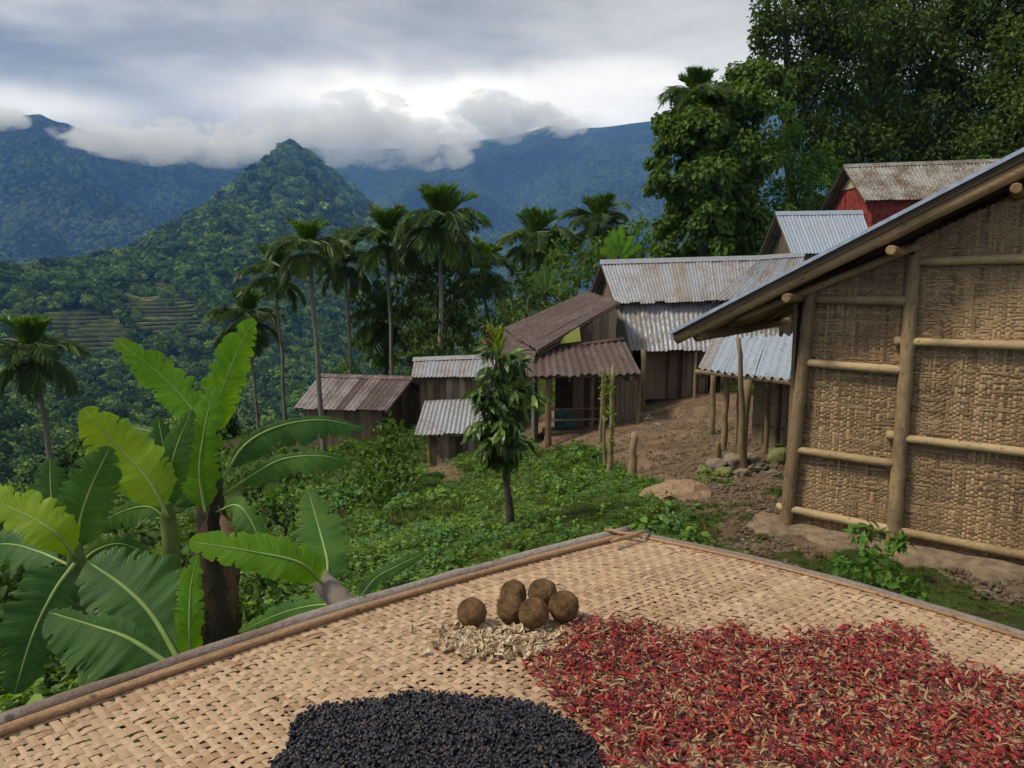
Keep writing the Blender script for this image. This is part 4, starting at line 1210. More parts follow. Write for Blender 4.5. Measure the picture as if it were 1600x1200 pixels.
BALLS = [(737, 976, 957, 22, 'brown fibre ball standing alone, leftmost of the six on the tray'), (802, 945, 928, 20.5, 'rear left brown fibre ball, behind two others'),
         (797, 972, 951, 21, 'brown fibre ball at the left of the cluster, in front of the rear left one'), (848, 942, 926, 21.5, 'rear brown fibre ball touching the rightmost one'),
         (834, 981, 958, 22.5, 'front brown fibre ball, nearest to the pale flakes in the cluster'), (881, 968, 947, 23, 'rightmost brown fibre ball of the cluster')]
for i, (bx, by, cyp, rp, lab) in enumerate(BALLS):
    g_ = G(bx, cyp, TZ + .033); dist = (g_ - CAM).length; r_ = rp / FPX * dist * 1.0
    g_ = G(bx, cyp, TZ + r_ + .001)
    o = bpy.data.objects.new('fibre_ball', ball_mesh(i * 11)); COL.objects.link(o)
    o.location = g_; o.scale = (r_, r_, r_ * .97); o.rotation_euler = (i, i * 2.1, i * .7)
    tag(o, lab, 'ball', 'brown fibre balls on the tray')

# ------------------------------------------------------------------ pale dried flakes
m, t, b = newmat('dried_flake')
oi = nn(t, 'ShaderNodeObjectInfo'); tcn = nn(t, 'ShaderNodeTexCoord')
n1 = noise(t, tcn.outputs['Object'], 120, 4, .6)
c = ramp(t, mth(t, 'ADD', mth(t, 'MULTIPLY', oi.outputs['Random'], .6), mth(t, 'MULTIPLY', n1, .4)), [(.1, (.30, .19, .10)), (.45, (.48, .35, .21)), (.8, (.62, .53, .38)), (.98, (.32, .17, .07))])
lk(t, c, b.inputs['Base Color']); b.inputs['Roughness'].default_value = .7
bump(t, b, n1, .5, .002); M['flake'] = m
def flake_mesh(seed):
    rs = np.random.default_rng(seed); n_ = 7; V = []; F = []
    ph = rs.uniform(0, 6.28)
    for layer, zz in ((0, .0), (1, .0011)):
        V.append((0, 0, zz - .001))
        for ring, rr in ((1, .55), (2, 1.0)):
            for k in range(n_):
                a = k / n_ * 6.283; r0 = .0088 * rr * (1 + .35 * math.sin(a * 2 + ph) + .25 * rs.uniform(-1, 1))
                curl = .004 * rr * rr * (1 + math.sin(a + ph)) + .0022 * rs.uniform(-1, 1) * rr
                V.append((r0 * math.cos(a), r0 * .8 * math.sin(a), zz + curl))
    s_ = 1 + 2 * n_
    for L_ in (0, 1):
        o_ = L_ * s_
        for k in range(n_):
            k2 = (k + 1) % n_
            f1_ = (o_, o_ + 1 + k, o_ + 1 + k2); f2_ = (o_ + 1 + k, o_ + 1 + n_ + k, o_ + 1 + n_ + k2, o_ + 1 + k2)
            F += [f1_, f2_] if L_ else [f1_[::-1], f2_[::-1]]
    for k in range(n_):
        k2 = (k + 1) % n_; F.append((1 + n_ + k, 1 + n_ + k2, s_ + 1 + n_ + k2, s_ + 1 + n_ + k))
    me = bpy.data.meshes.new('dried_flake'); me.from_pydata(V, [], F); me.materials.append(M['flake']); return me
FM = [flake_mesh(i) for i in range(6)]
FPOLY = [(690, 990), (720, 975), (790, 985), (870, 975), (905, 990), (890, 1015), (862, 1030), (800, 1030), (760, 1040), (700, 1030), (675, 1010)]
k = 0
while k < 290:
    x_, y_ = random.gauss(773, 76), random.gauss(1006, 16)
    if not inpoly([x_], [y_], FPOLY)[0] and random.random() > .04: continue
    g_ = G(x_, y_, TZ)
    o = bpy.data.objects.new('dried_flake', random.choice(FM)); COL.objects.link(o)
    dense = math.exp(-((x_ - 780) / 75) ** 2 - ((y_ - 1008) / 17) ** 2)
    o.location = (g_.x, g_.y, TZ + .004 + random.random() * .008 * dense)
    o.rotation_euler = (random.gauss(0, .5), random.gauss(0, .5), random.uniform(0, 6.28)); o.scale = (random.uniform(.75, 1.35),) * 3
    tag(o, 'pale curled dried flake lying in the heap in front of the brown balls', 'dried flake', 'pale dried flakes on the tray')
    k += 1

# ------------------------------------------------------------------ chillies
def chmat(name, stops, rough=.38):
    m, t, b = newmat(name)
    geo = nn(t, 'ShaderNodeNewGeometry'); oi = nn(t, 'ShaderNodeObjectInfo'); tcn = nn(t, 'ShaderNodeTexCoord')
    f = mth(t, 'FRACT', mth(t, 'ADD', geo.outputs['Random Per Island'], oi.outputs['Random']))
    c = ramp(t, f, stops)
    n1 = noise(t, tcn.outputs['Object'], 150, 3, .6)
    c = mixc(t, mapr(t, n1, .62, .78), c, (.30, .15, .06))
    lk(t, c, b.inputs['Base Color']); b.inputs['Roughness'].default_value = rough
    bump(t, b, n1, .5, .003)
    return m
M['chilli'] = chmat('dried_chilli', [(0, (.05, .004, .007)), (.3, (.13, .005, .010)), (.6, (.27, .008, .013)), (.85, (.36, .024, .019)), (.95, (.32, .075, .03)), (1, (.15, .05, .025))], .58)
M['chaff'] = chmat('chilli_stalk', [(0, (.26, .15, .06)), (.3, (.44, .28, .14)), (.6, (.30, .20, .08)), (.8, (.30, .06, .04)), (1, (.55, .40, .22))], .6)
M['seedblack'] = chmat('black_berry', [(0, (.008, .008, .012)), (.5, (.016, .016, .022)), (.9, (.030, .028, .036)), (.97, (.06, .05, .04)), (1, (.10, .06, .03))], .5)
t_ = M['seedblack'].node_tree
for n_ in list(t_.nodes):
    if n_.type == 'MIX': n_.inputs[7].default_value = (.03, .026, .03, 1)
def chilli(seed, L_=.03, r_=.0032, ns=5, nr=5, bend=1.0, flat=.5):
    rs = np.random.default_rng(seed); V = []; F = []
    p = np.zeros(3); a = 0.0; da = rs.uniform(.15, .55) * bend * rs.choice([-1, 1])
    for i in range(ns + 1):
        tt = i / ns; prof_ = (0.45 + .75 * math.sin(min(1, tt * 2.2 + .25) * 1.57)) * (1 - tt ** 2.2) + .08
        a += da + rs.uniform(-.15, .15); p = p + np.array([math.cos(a), math.sin(a), rs.uniform(-.18, .18)]) * L_ / ns
        sx, sy = -math.sin(a), math.cos(a)
        for k in range(nr):
            q = k / nr * 6.283 + rs.uniform(-.2, .2); rr = r_ * prof_ * rs.uniform(.75, 1.2)
            V.append(p + np.array([sx * rr * math.cos(q), sy * rr * math.cos(q), rr * flat * math.sin(q)]))
    for i in range(ns):
        for k in range(nr):
            F.append((i * nr + k, i * nr + (k + 1) % nr, (i + 1) * nr + (k + 1) % nr, (i + 1) * nr + k))
    V = np.array(V); V -= V.mean(0)
    F4 = np.array(F)
    return V, F4
def merged(variants, pos, rotz, tilt, roll, scl):
    Vs, Fs = [], []; base = 0
    which = RNG.integers(0, len(variants), len(pos))
    for vi, (V0, F0) in enumerate(variants):
        ii = np.where(which == vi)[0]
        if not len(ii): continue
        cz_, sz_ = np.cos(rotz[ii]), np.sin(rotz[ii]); ct, st = np.cos(tilt[ii]), np.sin(tilt[ii]); cr, sr = np.cos(roll[ii]), np.sin(roll[ii])
        X, Y, Z = [V0[None, :, k] * scl[ii, None] for k in range(3)]
        Y, Z = Y * cr[:, None] - Z * sr[:, None], Y * sr[:, None] + Z * cr[:, None]
        X, Z = X * ct[:, None] - Z * st[:, None], X * st[:, None] + Z * ct[:, None]
        X, Y = X * cz_[:, None] - Y * sz_[:, None], X * sz_[:, None] + Y * cz_[:, None]
        Vw = np.stack([X + pos[ii, 0, None], Y + pos[ii, 1, None], Z + pos[ii, 2, None]], -1)
        n0 = V0.shape[0]
        Fw = F0[None] + (np.arange(len(ii)) * n0)[:, None, None] + base
        Vs.append(Vw.reshape(-1, 3)); Fs.append(Fw.reshape(-1, F0.shape[1])); base += len(ii) * n0
    return np.concatenate(Vs), np.concatenate(Fs)
CHP = [(895, 985), (925, 972), (990, 975), (1050, 992), (1085, 1003), (1120, 990), (1150, 978), (1170, 1000), (1215, 1008), (1250, 992), (1330, 985), (1400, 984), (1440, 998), (1462, 1030), (1500, 1045),
       (1600, 1066), (1800, 1100), (2100, 1500), (1050, 1500), (960, 1230), (935, 1170), (890, 1120), (835, 1065), (815, 1042), (850, 1030), (885, 1010)]
def chdens(px, py):
    n_ = 0.5 + .5 * fbm(px / 95., py / 38., oct=3, seed=77)
    core = inpoly(px, py, CHP)
    return np.where(core, np.clip(.45 + n_ * .9, 0, 1), 0)
cand = []
RN2 = np.random.default_rng(5)
xs = RN2.uniform(-0.1, 1.9, 60000); ys = RN2.uniform(.35, 2.1, 60000)
A_ = np.stack([xs, ys, np.full_like(xs, TZ)], -1)
px_, py_ = projn(A_); px_ = px_ + RN2.normal(0, 9, len(px_)); py_ = py_ + RN2.normal(0, 5, len(py_))
den_ = chdens(px_, py_)
rel = (xs - TC.x) * (-tu.y) + (ys - TC.y) * tu.x
ok = RN2.uniform(0, 1, len(xs)) < den_ * 1.25
uvs = np.linalg.solve(np.array([[tu.x, tv.x], [tu.y, tv.y]]), np.stack([xs - TC.x, ys - TC.y]))
ok &= (uvs[0] > .05) & (uvs[1] > .06) & (uvs[0] < TU - .05) & (uvs[1] < TV - .05)
cx_, cy_, cd = xs[ok], ys[ok], den_[ok]
ordr = np.argsort(np.hypot(cx_ - .7, cy_ - 1.1))  # nearest to the viewer's side first
n_all = len(cx_)
zc_ = TZ + .003 + RN2.uniform(0, 1, n_all) * .018 * np.clip(cd, .2, 1)
chv = [chilli(100 + i, random.uniform(.013, .026), random.uniform(.0017, .0029)) for i in range(10)]
pxx, pyy = projn(np.stack([cx_, cy_, zc_], -1))
vis = np.where((pyy < 1195) & (pxx < 1595))[0]
big = vis[np.argsort(-pyy[vis])][:300]
big = set(big.tolist())
chme = [npmesh('chilli', V_, F_, M['chilli'], smooth=False) for V_, F_ in chv]
for i in big:
    o = bpy.data.objects.new('chilli', chme[i % 10]); COL.objects.link(o)
    o.location = (cx_[i], cy_[i], zc_[i] + .004); o.rotation_euler = (random.gauss(0, .5), random.gauss(0, .28), random.uniform(0, 6.28)); o.scale = (random.uniform(.8, 1.25),) * 3
    tag(o, 'wrinkled dark red dried chilli spread near the front edge of the chilli layer', 'chilli', 'dried red chillies nearest the viewer')
rest = np.array([i for i in range(n_all) if i not in big])
V_, F_ = merged(chv, np.stack([cx_[rest], cy_[rest], zc_[rest]], -1), RN2.uniform(0, 6.28, len(rest)), RN2.normal(0, .28, len(rest)), RN2.normal(0, .5, len(rest)), RN2.uniform(.75, 1.25, len(rest)))
o = npobj('chilli_layer', V_, F_, M['chilli'], smooth=False, kind='stuff', loc=(1.0, 1.2, TZ)); tag(o, 'layer of dried red chillies spread over the right half of the tray', 'chillies')
# stalks, seeds and split skins between them
ns_ = 2900
ii = RN2.integers(0, n_all, ns_)
chs = [chilli(300 + i, random.uniform(.010, .020), random.uniform(.0010, .0028), 3, 4, .8, .35) for i in range(8)]
V_, F_ = merged(chs, np.stack([cx_[ii] + RN2.normal(0, .018, ns_), cy_[ii] + RN2.normal(0, .018, ns_), TZ + .006 + RN2.uniform(0, .018, ns_)], -1), RN2.uniform(0, 6.28, ns_), RN2.normal(0, .3, ns_), RN2.normal(0, .6, ns_), RN2.uniform(.8, 1.3, ns_))
o = npobj('chilli_stalks', V_, F_, M['chaff'], smooth=True, kind='stuff', loc=(1.0, 1.2, TZ)); tag(o, 'tan stalks and split skins scattered among the chillies', 'stalks')

# ------------------------------------------------------------------ black heap
BP = [(428, 1190), (440, 1150), (470, 1122), (520, 1102), (610, 1090), (700, 1086), (790, 1090), (850, 1105), (900, 1130), (935, 1160), (955, 1200), (960, 1300), (700, 1420), (450, 1350), (425, 1240)]
cB = G(700, 1195, TZ)
def heap(px, py):
    # height from the distance to the outline, in the tray's own plane
    q = ((px - 692) / 262.) ** 2 + ((py - 1225) / 138.) ** 2
    return np.clip(1 - q, 0, 1) ** .6 * .026
xs = RN2.uniform(cB.x - .36, cB.x + .36, 60000); ys = RN2.uniform(cB.y - .36, cB.y + .30, 60000)
px_, py_ = projn(np.stack([xs, ys, np.full_like(xs, TZ)], -1))
nzb = 14 * fbm(px_ / 40., py_ / 22., oct=3, seed=8)
ins_ = inpoly(px_ + nzb, py_ + nzb * .6, BP)
hx = heap(px_, py_)
ok = ins_ & (RN2.uniform(0, 1, len(xs)) < .26)
stray = (RN2.uniform(0, 1, len(xs)) < .0016)
ok |= stray & (px_ > 405) & (px_ < 985) & (py_ > 1078)
xs, ys, hx = xs[ok], ys[ok], hx[ok]
print('black', len(xs), 'chilli', n_all)
def berry(seed):
    V0, F0 = chilli(seed, .0084, .0029, 3, 5, .5, .8)
    return V0, F0
bv_ = [berry(500 + i) for i in range(8)]
n_ = len(xs)
V_, F_ = merged(bv_, np.stack([xs, ys, TZ + .003 + hx + RN2.uniform(-.003, .003, n_)], -1), RN2.uniform(0, 6.28, n_), RN2.normal(0, .5, n_), RN2.uniform(0, 6.28, n_), RN2.uniform(.75, 1.25, n_))
# the packed core of the heap
gxx, gyy = np.meshgrid(np.linspace(cB.x - .36, cB.x + .36, 90), np.linspace(cB.y - .36, cB.y + .30, 90))
ppx, ppy = projn(np.stack([gxx.ravel(), gyy.ravel(), np.full(gxx.size, TZ)], -1))
nzb = 14 * fbm(ppx / 40., ppy / 22., oct=3, seed=8)
hcore = heap(ppx, ppy) - .0022 + np.where(inpoly(ppx + nzb, ppy + nzb * .6, BP), 0.002, -.03)
Vc = np.stack([gxx.ravel(), gyy.ravel(), TZ + hcore], -1)
ix = np.arange(90 * 90).reshape(90, 90); Fc = np.stack([ix[:-1, :-1], ix[:-1, 1:], ix[1:, 1:], ix[1:, :-1]], -1).reshape(-1, 4)
keep = (inpoly(ppx + nzb, ppy + nzb * .6, BP))[Fc].all(1)
Fc = Fc[keep]
V2 = np.concatenate([V_, Vc]); F2 = np.concatenate([F_, Fc + len(V_)])
o = npobj('black_berry_heap', V2, F2, M['seedblack'], smooth=True, kind='stuff', loc=tuple(cB)); tag(o, 'heap of shrivelled black berries drying at the near edge of the tray', 'berries')

# ================================================================== foliage helpers
def leafgeo(C, D, Nn, L, W, shape='simple'):
    """numpy leaves: C base points, D axis, Nn normals; returns V, F"""
    D = D / np.linalg.norm(D, axis=1)[:, None]
    Nn = Nn - D * (Nn * D).sum(1)[:, None]; Nn /= (np.linalg.norm(Nn, axis=1)[:, None] + 1e-9)
    Sd = np.cross(D, Nn); L = L[:, None]; W = W[:, None]; n = len(C)
    if shape == 'simple':
        V = np.stack([C, C + D * L * .45 - Sd * W / 2 + Nn * W * .14, C + D * L - Nn * L * .12, C + D * L * .45 + Sd * W / 2 + Nn * W * .14], 1)
        b = np.arange(n)[:, None] * 4
        F = np.stack([b + np.array([0, 1, 2]), b + np.array([0, 2, 3])], 1).reshape(-1, 3)
        return V.reshape(-1, 3), F
    dn = Nn * L
    V = np.stack([C, C + D * L * .28 - Sd * W * .42 + Nn * W * .12, C + D * L * .30 - dn * .0, C + D * L * .28 + Sd * W * .42 + Nn * W * .12,
                  C + D * L * .62 - Sd * W * .5 + Nn * W * .06 - dn * .07, C + D * L * .64 - dn * .08, C + D * L * .62 + Sd * W * .5 + Nn * W * .06 - dn * .07,
                  C + D * L * .97 - dn * .25], 1)
    b = np.arange(n)[:, None] * 8
    tri = [(0, 1, 2), (0, 2, 3), (1, 4, 5), (1, 5, 2), (2, 5, 6), (2, 6, 3), (4, 7, 5), (5, 7, 6)]
    F = np.stack([b + np.array(q) for q in tri], 1).reshape(-1, 3)
    return V.reshape(-1, 3), F

def rdir(n, rs): 
    v = rs.normal(0, 1, (n, 3)); return v / np.linalg.norm(v, axis=1)[:, None]

def blobleaves(blobs, dens, leaf, rs, up=.55, out=.6, down=.35, shell=.4, shape='simple', aspect=.55, flat=.8):
    """blobs: (Vector centre, radius); dens: leaves per square metre of blob surface"""
    Cs, Ds, Ns, Ls = [], [], [], []
    for c, r in blobs:
        # each blob is a spray of smaller clumps, so the outline stays uneven and gaps remain
        nc = max(7, int(17 * (r / max(leaf, .01) / 6) ** .8)); nc = min(nc, 60)
        cd = rdir(nc, rs) * (r * rs.uniform(.35, 1.0, (nc, 1))); cd[:, 2] *= flat
        cr = r * rs.uniform(.22, .46, nc)
        n = int(dens * 4 * math.pi * r * r / nc)
        n = max(n, 6)
        for k in range(nc):
            o = rdir(n, rs); rad = cr[k] * rs.uniform(0, 1, (n, 1)) ** shell
            Cs.append(np.array(c)[None] + cd[k][None] + o * rad)
            Ds.append(o * out + rdir(n, rs) * .7 + np.array([0, 0, -down])[None])
            Ns.append(o * .35 + np.array([0, 0, up])[None] + rdir(n, rs) * .5)
            Ls.append(leaf * rs.uniform(.65, 1.3, n))
    C = np.concatenate(Cs); D = np.concatenate(Ds); N_ = np.concatenate(Ns); L = np.concatenate(Ls)
    return leafgeo(C, D, N_, L, L * aspect, shape)

def tree(name, label, cat, base, blobs_px, leaf, dens, mat, trunk_r=.2, bark='bark', group=None, seed=0, **kw):
    rs = np.random.default_rng(seed + 1000); random.seed(seed + 50)
    blobs = [(P(a, b_, y_), r_ / FPX * y_) for a, b_, y_, r_ in blobs_px]
    bx = Vector(base); bx.z = hz(bx.x, bx.y) - .2
    o = thing(name, label, cat, bx, group)
    cc = sum((c for c, r in blobs), Vector()) / len(blobs)
    topc = max(blobs, key=lambda q: q[0].z)[0]
    mb = MB()
    fork = bx.lerp(Vector((cc.x, cc.y, cc.z)), .62)
    pts = [bx, bx.lerp(fork, .35) + Vector((.1, 0, 0)) * trunk_r * 4, bx.lerp(fork, .7), fork, fork.lerp(topc, .55), topc]
    mb.tube(pts, [trunk_r * 1.35, trunk_r, trunk_r * .85, trunk_r * .75, trunk_r * .4, trunk_r * .12], 8, jit=.08)
    mb.build('trunk', M[bark], o, smooth=True)
    if trunk_r > .06:
        for c, r in blobs[:14]:
            mb = MB(); s0 = bx.lerp(fork, random.uniform(.7, 1.0)); mid = s0.lerp(c, .5) + Vector((random.uniform(-.1, .1), 0, .12)) * (c - s0).length
            mb.tube([s0, mid, c], [trunk_r * .38, trunk_r * .24, trunk_r * .08], 6, jit=.05); mb.build('limb', M[bark], o, smooth=True)
    V, F = blobleaves(blobs, dens, leaf, rs, **kw)
    npobj('crown', V, F, M[mat], o)
    return o

# ------------------------------------------------------------------ palms
def frond_mesh(kind, seed):
    rs = np.random.default_rng(seed); n = 15
    if kind == 'up': el0, el1, L = R(80), R(28), 1.35
    elif kind == 'arch': el0, el1, L = R(58), R(-62), 2.05
    else: el0, el1, L = R(10), R(-86), 1.8
    pts = [np.zeros(3)]; T = []
    for i in range(n):
        e = el0 + (el1 - el0) * (i / (n - 1)) ** (1.0 if kind != 'up' else 1.4)
        T.append(np.array([math.cos(e), 0, math.sin(e)])); pts.append(pts[-1] + T[-1] * L / n)
    pts = np.array(pts); T.append(T[-1]); T = np.array(T)
    rad = np.linspace(.028, .006, n + 1)
    V = np.concatenate([pts + np.array([0, 1, 0]) * rad[:, None], pts + np.array([0, -1, 0]) * rad[:, None], pts + np.cross(T, [0, 1, 0]) * rad[:, None]])
    i = np.arange(n); m_ = n + 1
    F = [(a, a + 1, m_ + a + 1) for a in i] + [(a, m_ + a + 1, m_ + a) for a in i] + [(a, 2 * m_ + a + 1, a + 1) for a in i] + [(a, 2 * m_ + a, 2 * m_ + a + 1) for a in i] + [(m_ + a, m_ + a + 1, 2 * m_ + a + 1) for a in i] + [(m_ + a, 2 * m_ + a + 1, 2 * m_ + a) for a in i]
    nl = 46
    s = np.linspace(.12, 1.0, nl)
    C0 = np.stack([np.interp(s, np.linspace(0, 1, n + 1), pts[:, k]) for k in range(3)], -1)
    T0 = np.stack([np.interp(s, np.linspace(0, 1, n + 1), T[:, k]) for k in range(3)], -1)
    Cs, Ds, Ns, Ls = [], [], [], []
    for sd in (-1, 1):
        ll = .72 * np.sin(np.pi * (s * .85 + .12)) ** .6 * rs.uniform(.8, 1.1, nl) * (.85 if kind == 'up' else 1)
        lat = np.array([0, sd, 0.])
        hang = {'up': .25, 'arch': -.55, 'drop': -.9}[kind]
        D = lat[None] * .75 + T0 * .75 + np.array([0, 0, hang])[None] + rs.normal(0, .20, (nl, 3))
        Cs.append(C0); Ds.append(D); Ns.append(np.cross(T0, lat[None]) * -sd + rs.normal(0, .2, (nl, 3))); Ls.append(ll)
    V2, F2 = leafgeo(np.concatenate(Cs), np.concatenate(Ds), np.concatenate(Ns), np.concatenate(Ls), np.concatenate(Ls) * 0 + .042)
    Fa = np.concatenate([np.array(F), F2 + len(V)])
    return np.concatenate([V, V2]), Fa
FRM = {}
for kd in ('up', 'arch', 'drop'):
    FRM[kd] = [npmesh('frond', *frond_mesh(kd, 20 + i), M['palm_up'] if kd == 'up' else M['palm']) for i in range(3)]
def palm(label, cxp, cyp, bxp, byp, Y, sc, seed, nfr=(9, 11, 7), tr=.085, group='areca palms', name='palm_tree'):
    random.seed(seed)
    c = P(cxp, cyp, Y); b0 = P(bxp, byp, Y)
    b = Vector((b0.x, b0.y, 0)); b.z = hz(b.x, b.y) - .3
    d = (c - b0).normalized() if (c - b0).length > .01 else Vector((0, 0, 1))
    b.x = b0.x - (b0.z - b.z) * 0.02
    o = thing(name, label, 'palm tree', b, group)
    k = 14; mb = MB(); pts = []
    for i in range(k + 1):
        t_ = i / k; z_ = b.z + (c.z - b.z) * t_
        tt = max(0, min(1, (z_ - b0.z) / max(c.z - b0.z, .01)))
        pts.append(Vector((b0.x + (c.x - b0.x) * tt + .03 * math.sin(i), c.y, z_)))
    mb.tube(pts, [tr * (1.25 - .4 * i / k) for i in range(k + 1)], 8, jit=.04); mb.build('trunk', M['palmbark'], o, smooth=True)
    mb = MB(); mb.tube([c - Vector((0, 0, .5 * sc)), c - Vector((0, 0, .2 * sc)), c + Vector((0, 0, .12 * sc))], [tr * .9, tr * 1.25, tr * .7], 8); mb.build('crownshaft', M['palm_up'], o, smooth=True)
    off = c - b
    for kd, n_ in zip(('up', 'arch', 'drop'), nfr):
        for i in range(n_):
            f = bpy.data.objects.new('frond', random.choice(FRM[kd])); COL.objects.link(f); f.parent = o
            f.location = off + Vector((0, 0, {'up': .05, 'arch': -.02, 'drop': -.18}[kd] * sc))
            f.rotation_euler = (random.gauss(0, .12), random.gauss(0, .14), 2 * math.pi * (i + random.uniform(-.3, .3)) / n_ + seed)
            s_ = sc * 1.08 * random.uniform(.85, 1.12); f.scale = (s_, s_, s_)
    return o
palm('leftmost areca palm of the row, leaning crown above the forest left of the barn', 428, 430, 441, 560, 38, 1.12, 1, (8, 8, 7))
palm('tall slim palm whose bare trunk crosses in front of the brown barn', 483, 392, 503, 655, 31.2, .95, 2, (10, 10, 7), .10)
palm('palm directly behind the barn roof, between the tall slim palm and the dense grove', 539, 412, 549, 585, 40, 1.15, 3)
palm('palm rising behind the gap between barn and storehouse, crown touching the dark trees', 605, 380, 613, 590, 38, 1.25, 4, (11, 12, 10))
palm('tallest bushy palm above the storehouse roof', 690, 352, 688, 560, 36, 1.35, 5, (12, 16, 14), .11)
palm('shaggy palm just right of the tallest bushy palm', 752, 420, 765, 520, 40, 1.15, 6, (9, 10, 9))
palm('palm rising out of the greenery left above the brown roof', 838, 378, 842, 470, 45, 1.35, 7, (9, 12, 10))
palm('palm above the left end of the long grey roof', 935, 350, 938, 420, 48, 1.3, 8, (9, 12, 9))
palm('lone palm standing in the valley at the left picture edge', 52, 555, 84, 745, 34, 1.30, 9, (11, 14, 12), .11)
palm('dark palm half hidden behind the tallest banana leaf', 386, 500, 402, 640, 40, 1.15, 10, (8, 12, 12))
palm('palm top crowning the creeper covered tree by the long house', 1088, 158, 1098, 380, 41, 1.15, 11, (12, 10, 4), .14)
palm('short palm in the shade below the grove behind the storehouse', 598, 500, 600, 580, 41, 1.1, 12, (6, 10, 10))

# ------------------------------------------------------------------ broadleaf trees
def fb(px, py, Y): q = P(px, py, Y); return (q.x, q.y, 0)
tree('creeper_covered_tree', 'tree smothered in big leaved creepers, its trunk rising left of the red house', 'tree', fb(1100, 420, 40),
     [(1050, 215, 40, 34), (1100, 200, 40, 46), (1165, 165, 41, 46), (1045, 290, 40, 34), (1100, 270, 39, 48), (1170, 250, 40, 52), (1045, 360, 40, 32), (1110, 340, 39, 46), (1180, 330, 40, 52), (1040, 400, 40, 26), (1195, 120, 42, 34), (1130, 395, 39, 34), (1195, 380, 39, 34), (1075, 165, 40, 26), (1030, 245, 40, 22), (1075, 240, 42, 44), (1140, 210, 43, 44), (1080, 320, 42, 44), (1150, 300, 43, 48), (1090, 400, 42, 40), (1150, 370, 43, 44), (1060, 175, 41, 30), (1130, 150, 42, 36), (1040, 200, 41, 26), (1085, 160, 42, 26), (1160, 120, 43, 34), (1095, 195, 39, 36), (1105, 300, 38.5, 30)],
     .31, 50, 'leaf_mid', .26, seed=1, down=.7, aspect=.62, shape='full')
tree('forest_tree', 'tall forest tree whose thin outer branches stand against the sky', 'tree', fb(1230, 330, 47),
     [(1190, 60, 47, 34), (1215, 20, 47, 40), (1180, 110, 47, 22), (1250, 60, 48, 60), (1290, 10, 48, 60), (1230, 130, 47, 50), (1290, 120, 48, 60), (1250, 190, 47, 52), (1320, 60, 48, 60), (1225, -30, 48, 34), (1215, 230, 47, 40)],
     .31, 26, 'leaf_forest', .35, seed=2)
tree('forest_tree', 'broad leafy forest tree filling the slope right of the thin branched one', 'tree', fb(1370, 330, 50),
     [(1340, 150, 50, 75), (1380, 60, 50, 80), (1420, 130, 50, 80), (1350, 230, 49, 65), (1300, 210, 48, 60), (1420, 210, 49, 70), (1360, -20, 51, 70), (1280, 250, 47, 48)],
     .31, 26, 'leaf_forest', .4, seed=3)
tree('forest_tree', 'dark forest tree behind the ridge of the red house', 'tree', fb(1500, 330, 50),
     [(1480, 60, 50, 85), (1540, 130, 49, 80), (1470, 170, 49, 75), (1560, 30, 50, 85), (1520, 220, 48, 70), (1450, 0, 51, 80), (1440, 240, 48, 60)],
     .31, 26, 'leaf_forest', .4, seed=4)
tree('forest_tree', 'darkest forest tree in the upper right corner', 'tree', fb(1640, 330, 46),
     [(1620, 90, 46, 90), (1660, 180, 46, 90), (1590, 200, 45, 75), (1650, 0, 47, 90), (1600, -40, 48, 80), (1740, 100, 46, 100)],
     .31, 26, 'leaf_forest', .4, seed=5)
tree('forest_tree', 'yellow green leafed tree between the creeper covered tree and the red house', 'tree', fb(1250, 330, 43),
     [(1228, 210, 43, 30), (1240, 270, 42, 40), (1275, 300, 42, 38), (1225, 310, 42, 34), (1300, 250, 43, 36), (1180, 375, 40, 30), (1250, 335, 41, 30), (1225, 165, 44, 22)],
     .32, 17, 'leaf_bright', .2, seed=6, aspect=.5)
tree('jungle_tree', 'leafy tree behind the left end of the long grey roof', 'tree', fb(900, 520, 38),
     [(880, 400, 40, 30), (905, 425, 37, 32), (860, 430, 38, 30), (845, 465, 36, 28), (890, 460, 35, 30), (920, 390, 40, 24), (830, 440, 40, 24), (875, 480, 33, 22)],
     .28, 15, 'leaf_mid', .16, seed=7)
tree('jungle_tree', 'bright leafed tree rising above the middle of the long grey roof', 'tree', fb(990, 480, 44),
     [(960, 385, 44, 26), (995, 395, 44, 30), (1015, 370, 45, 24), (930, 400, 43, 22), (1030, 395, 44, 22), (985, 360, 46, 18), (1000, 345, 47, 14)],
     .36, 13, 'leaf_bright', .14, seed=8, aspect=.4, down=.1)
tree('jungle_tree', 'small dark tree beside the upper end of the brown roof', 'tree', fb(810, 560, 34),
     [(815, 470, 35, 28), (795, 490, 34, 24), (825, 500, 32, 22), (780, 450, 38, 22), (848, 492, 31, 16), (770, 500, 36, 24)],
     .26, 16, 'leaf_forest', .12, seed=9)
tree('grove_tree', 'dark hanging tree under the tallest palm behind the storehouse', 'tree', fb(688, 600, 37.5),
     [(688, 420, 37.5, 40), (715, 460, 38, 36), (665, 460, 37.5, 36), (690, 500, 37, 44), (725, 520, 38, 30), (655, 520, 37, 32), (690, 545, 36, 36), (730, 400, 38, 26), (655, 410, 38, 26)],
     .26, 26, 'leaf_forest', .2, seed=10, down=1.2, up=.3)
tree('grove_tree', 'dark leafy tree between two palms behind the storehouse', 'tree', fb(600, 600, 41),
     [(590, 450, 41, 26), (575, 480, 41, 20), (600, 520, 41, 28), (640, 440, 41, 26), (645, 480, 40, 28), (640, 540, 40, 30), (570, 530, 42, 24), (605, 560, 41, 24), (620, 410, 42, 22), (560, 460, 42, 20)],
     .26, 20, 'leaf_forest', .14, seed=11, down=1.0, up=.3)
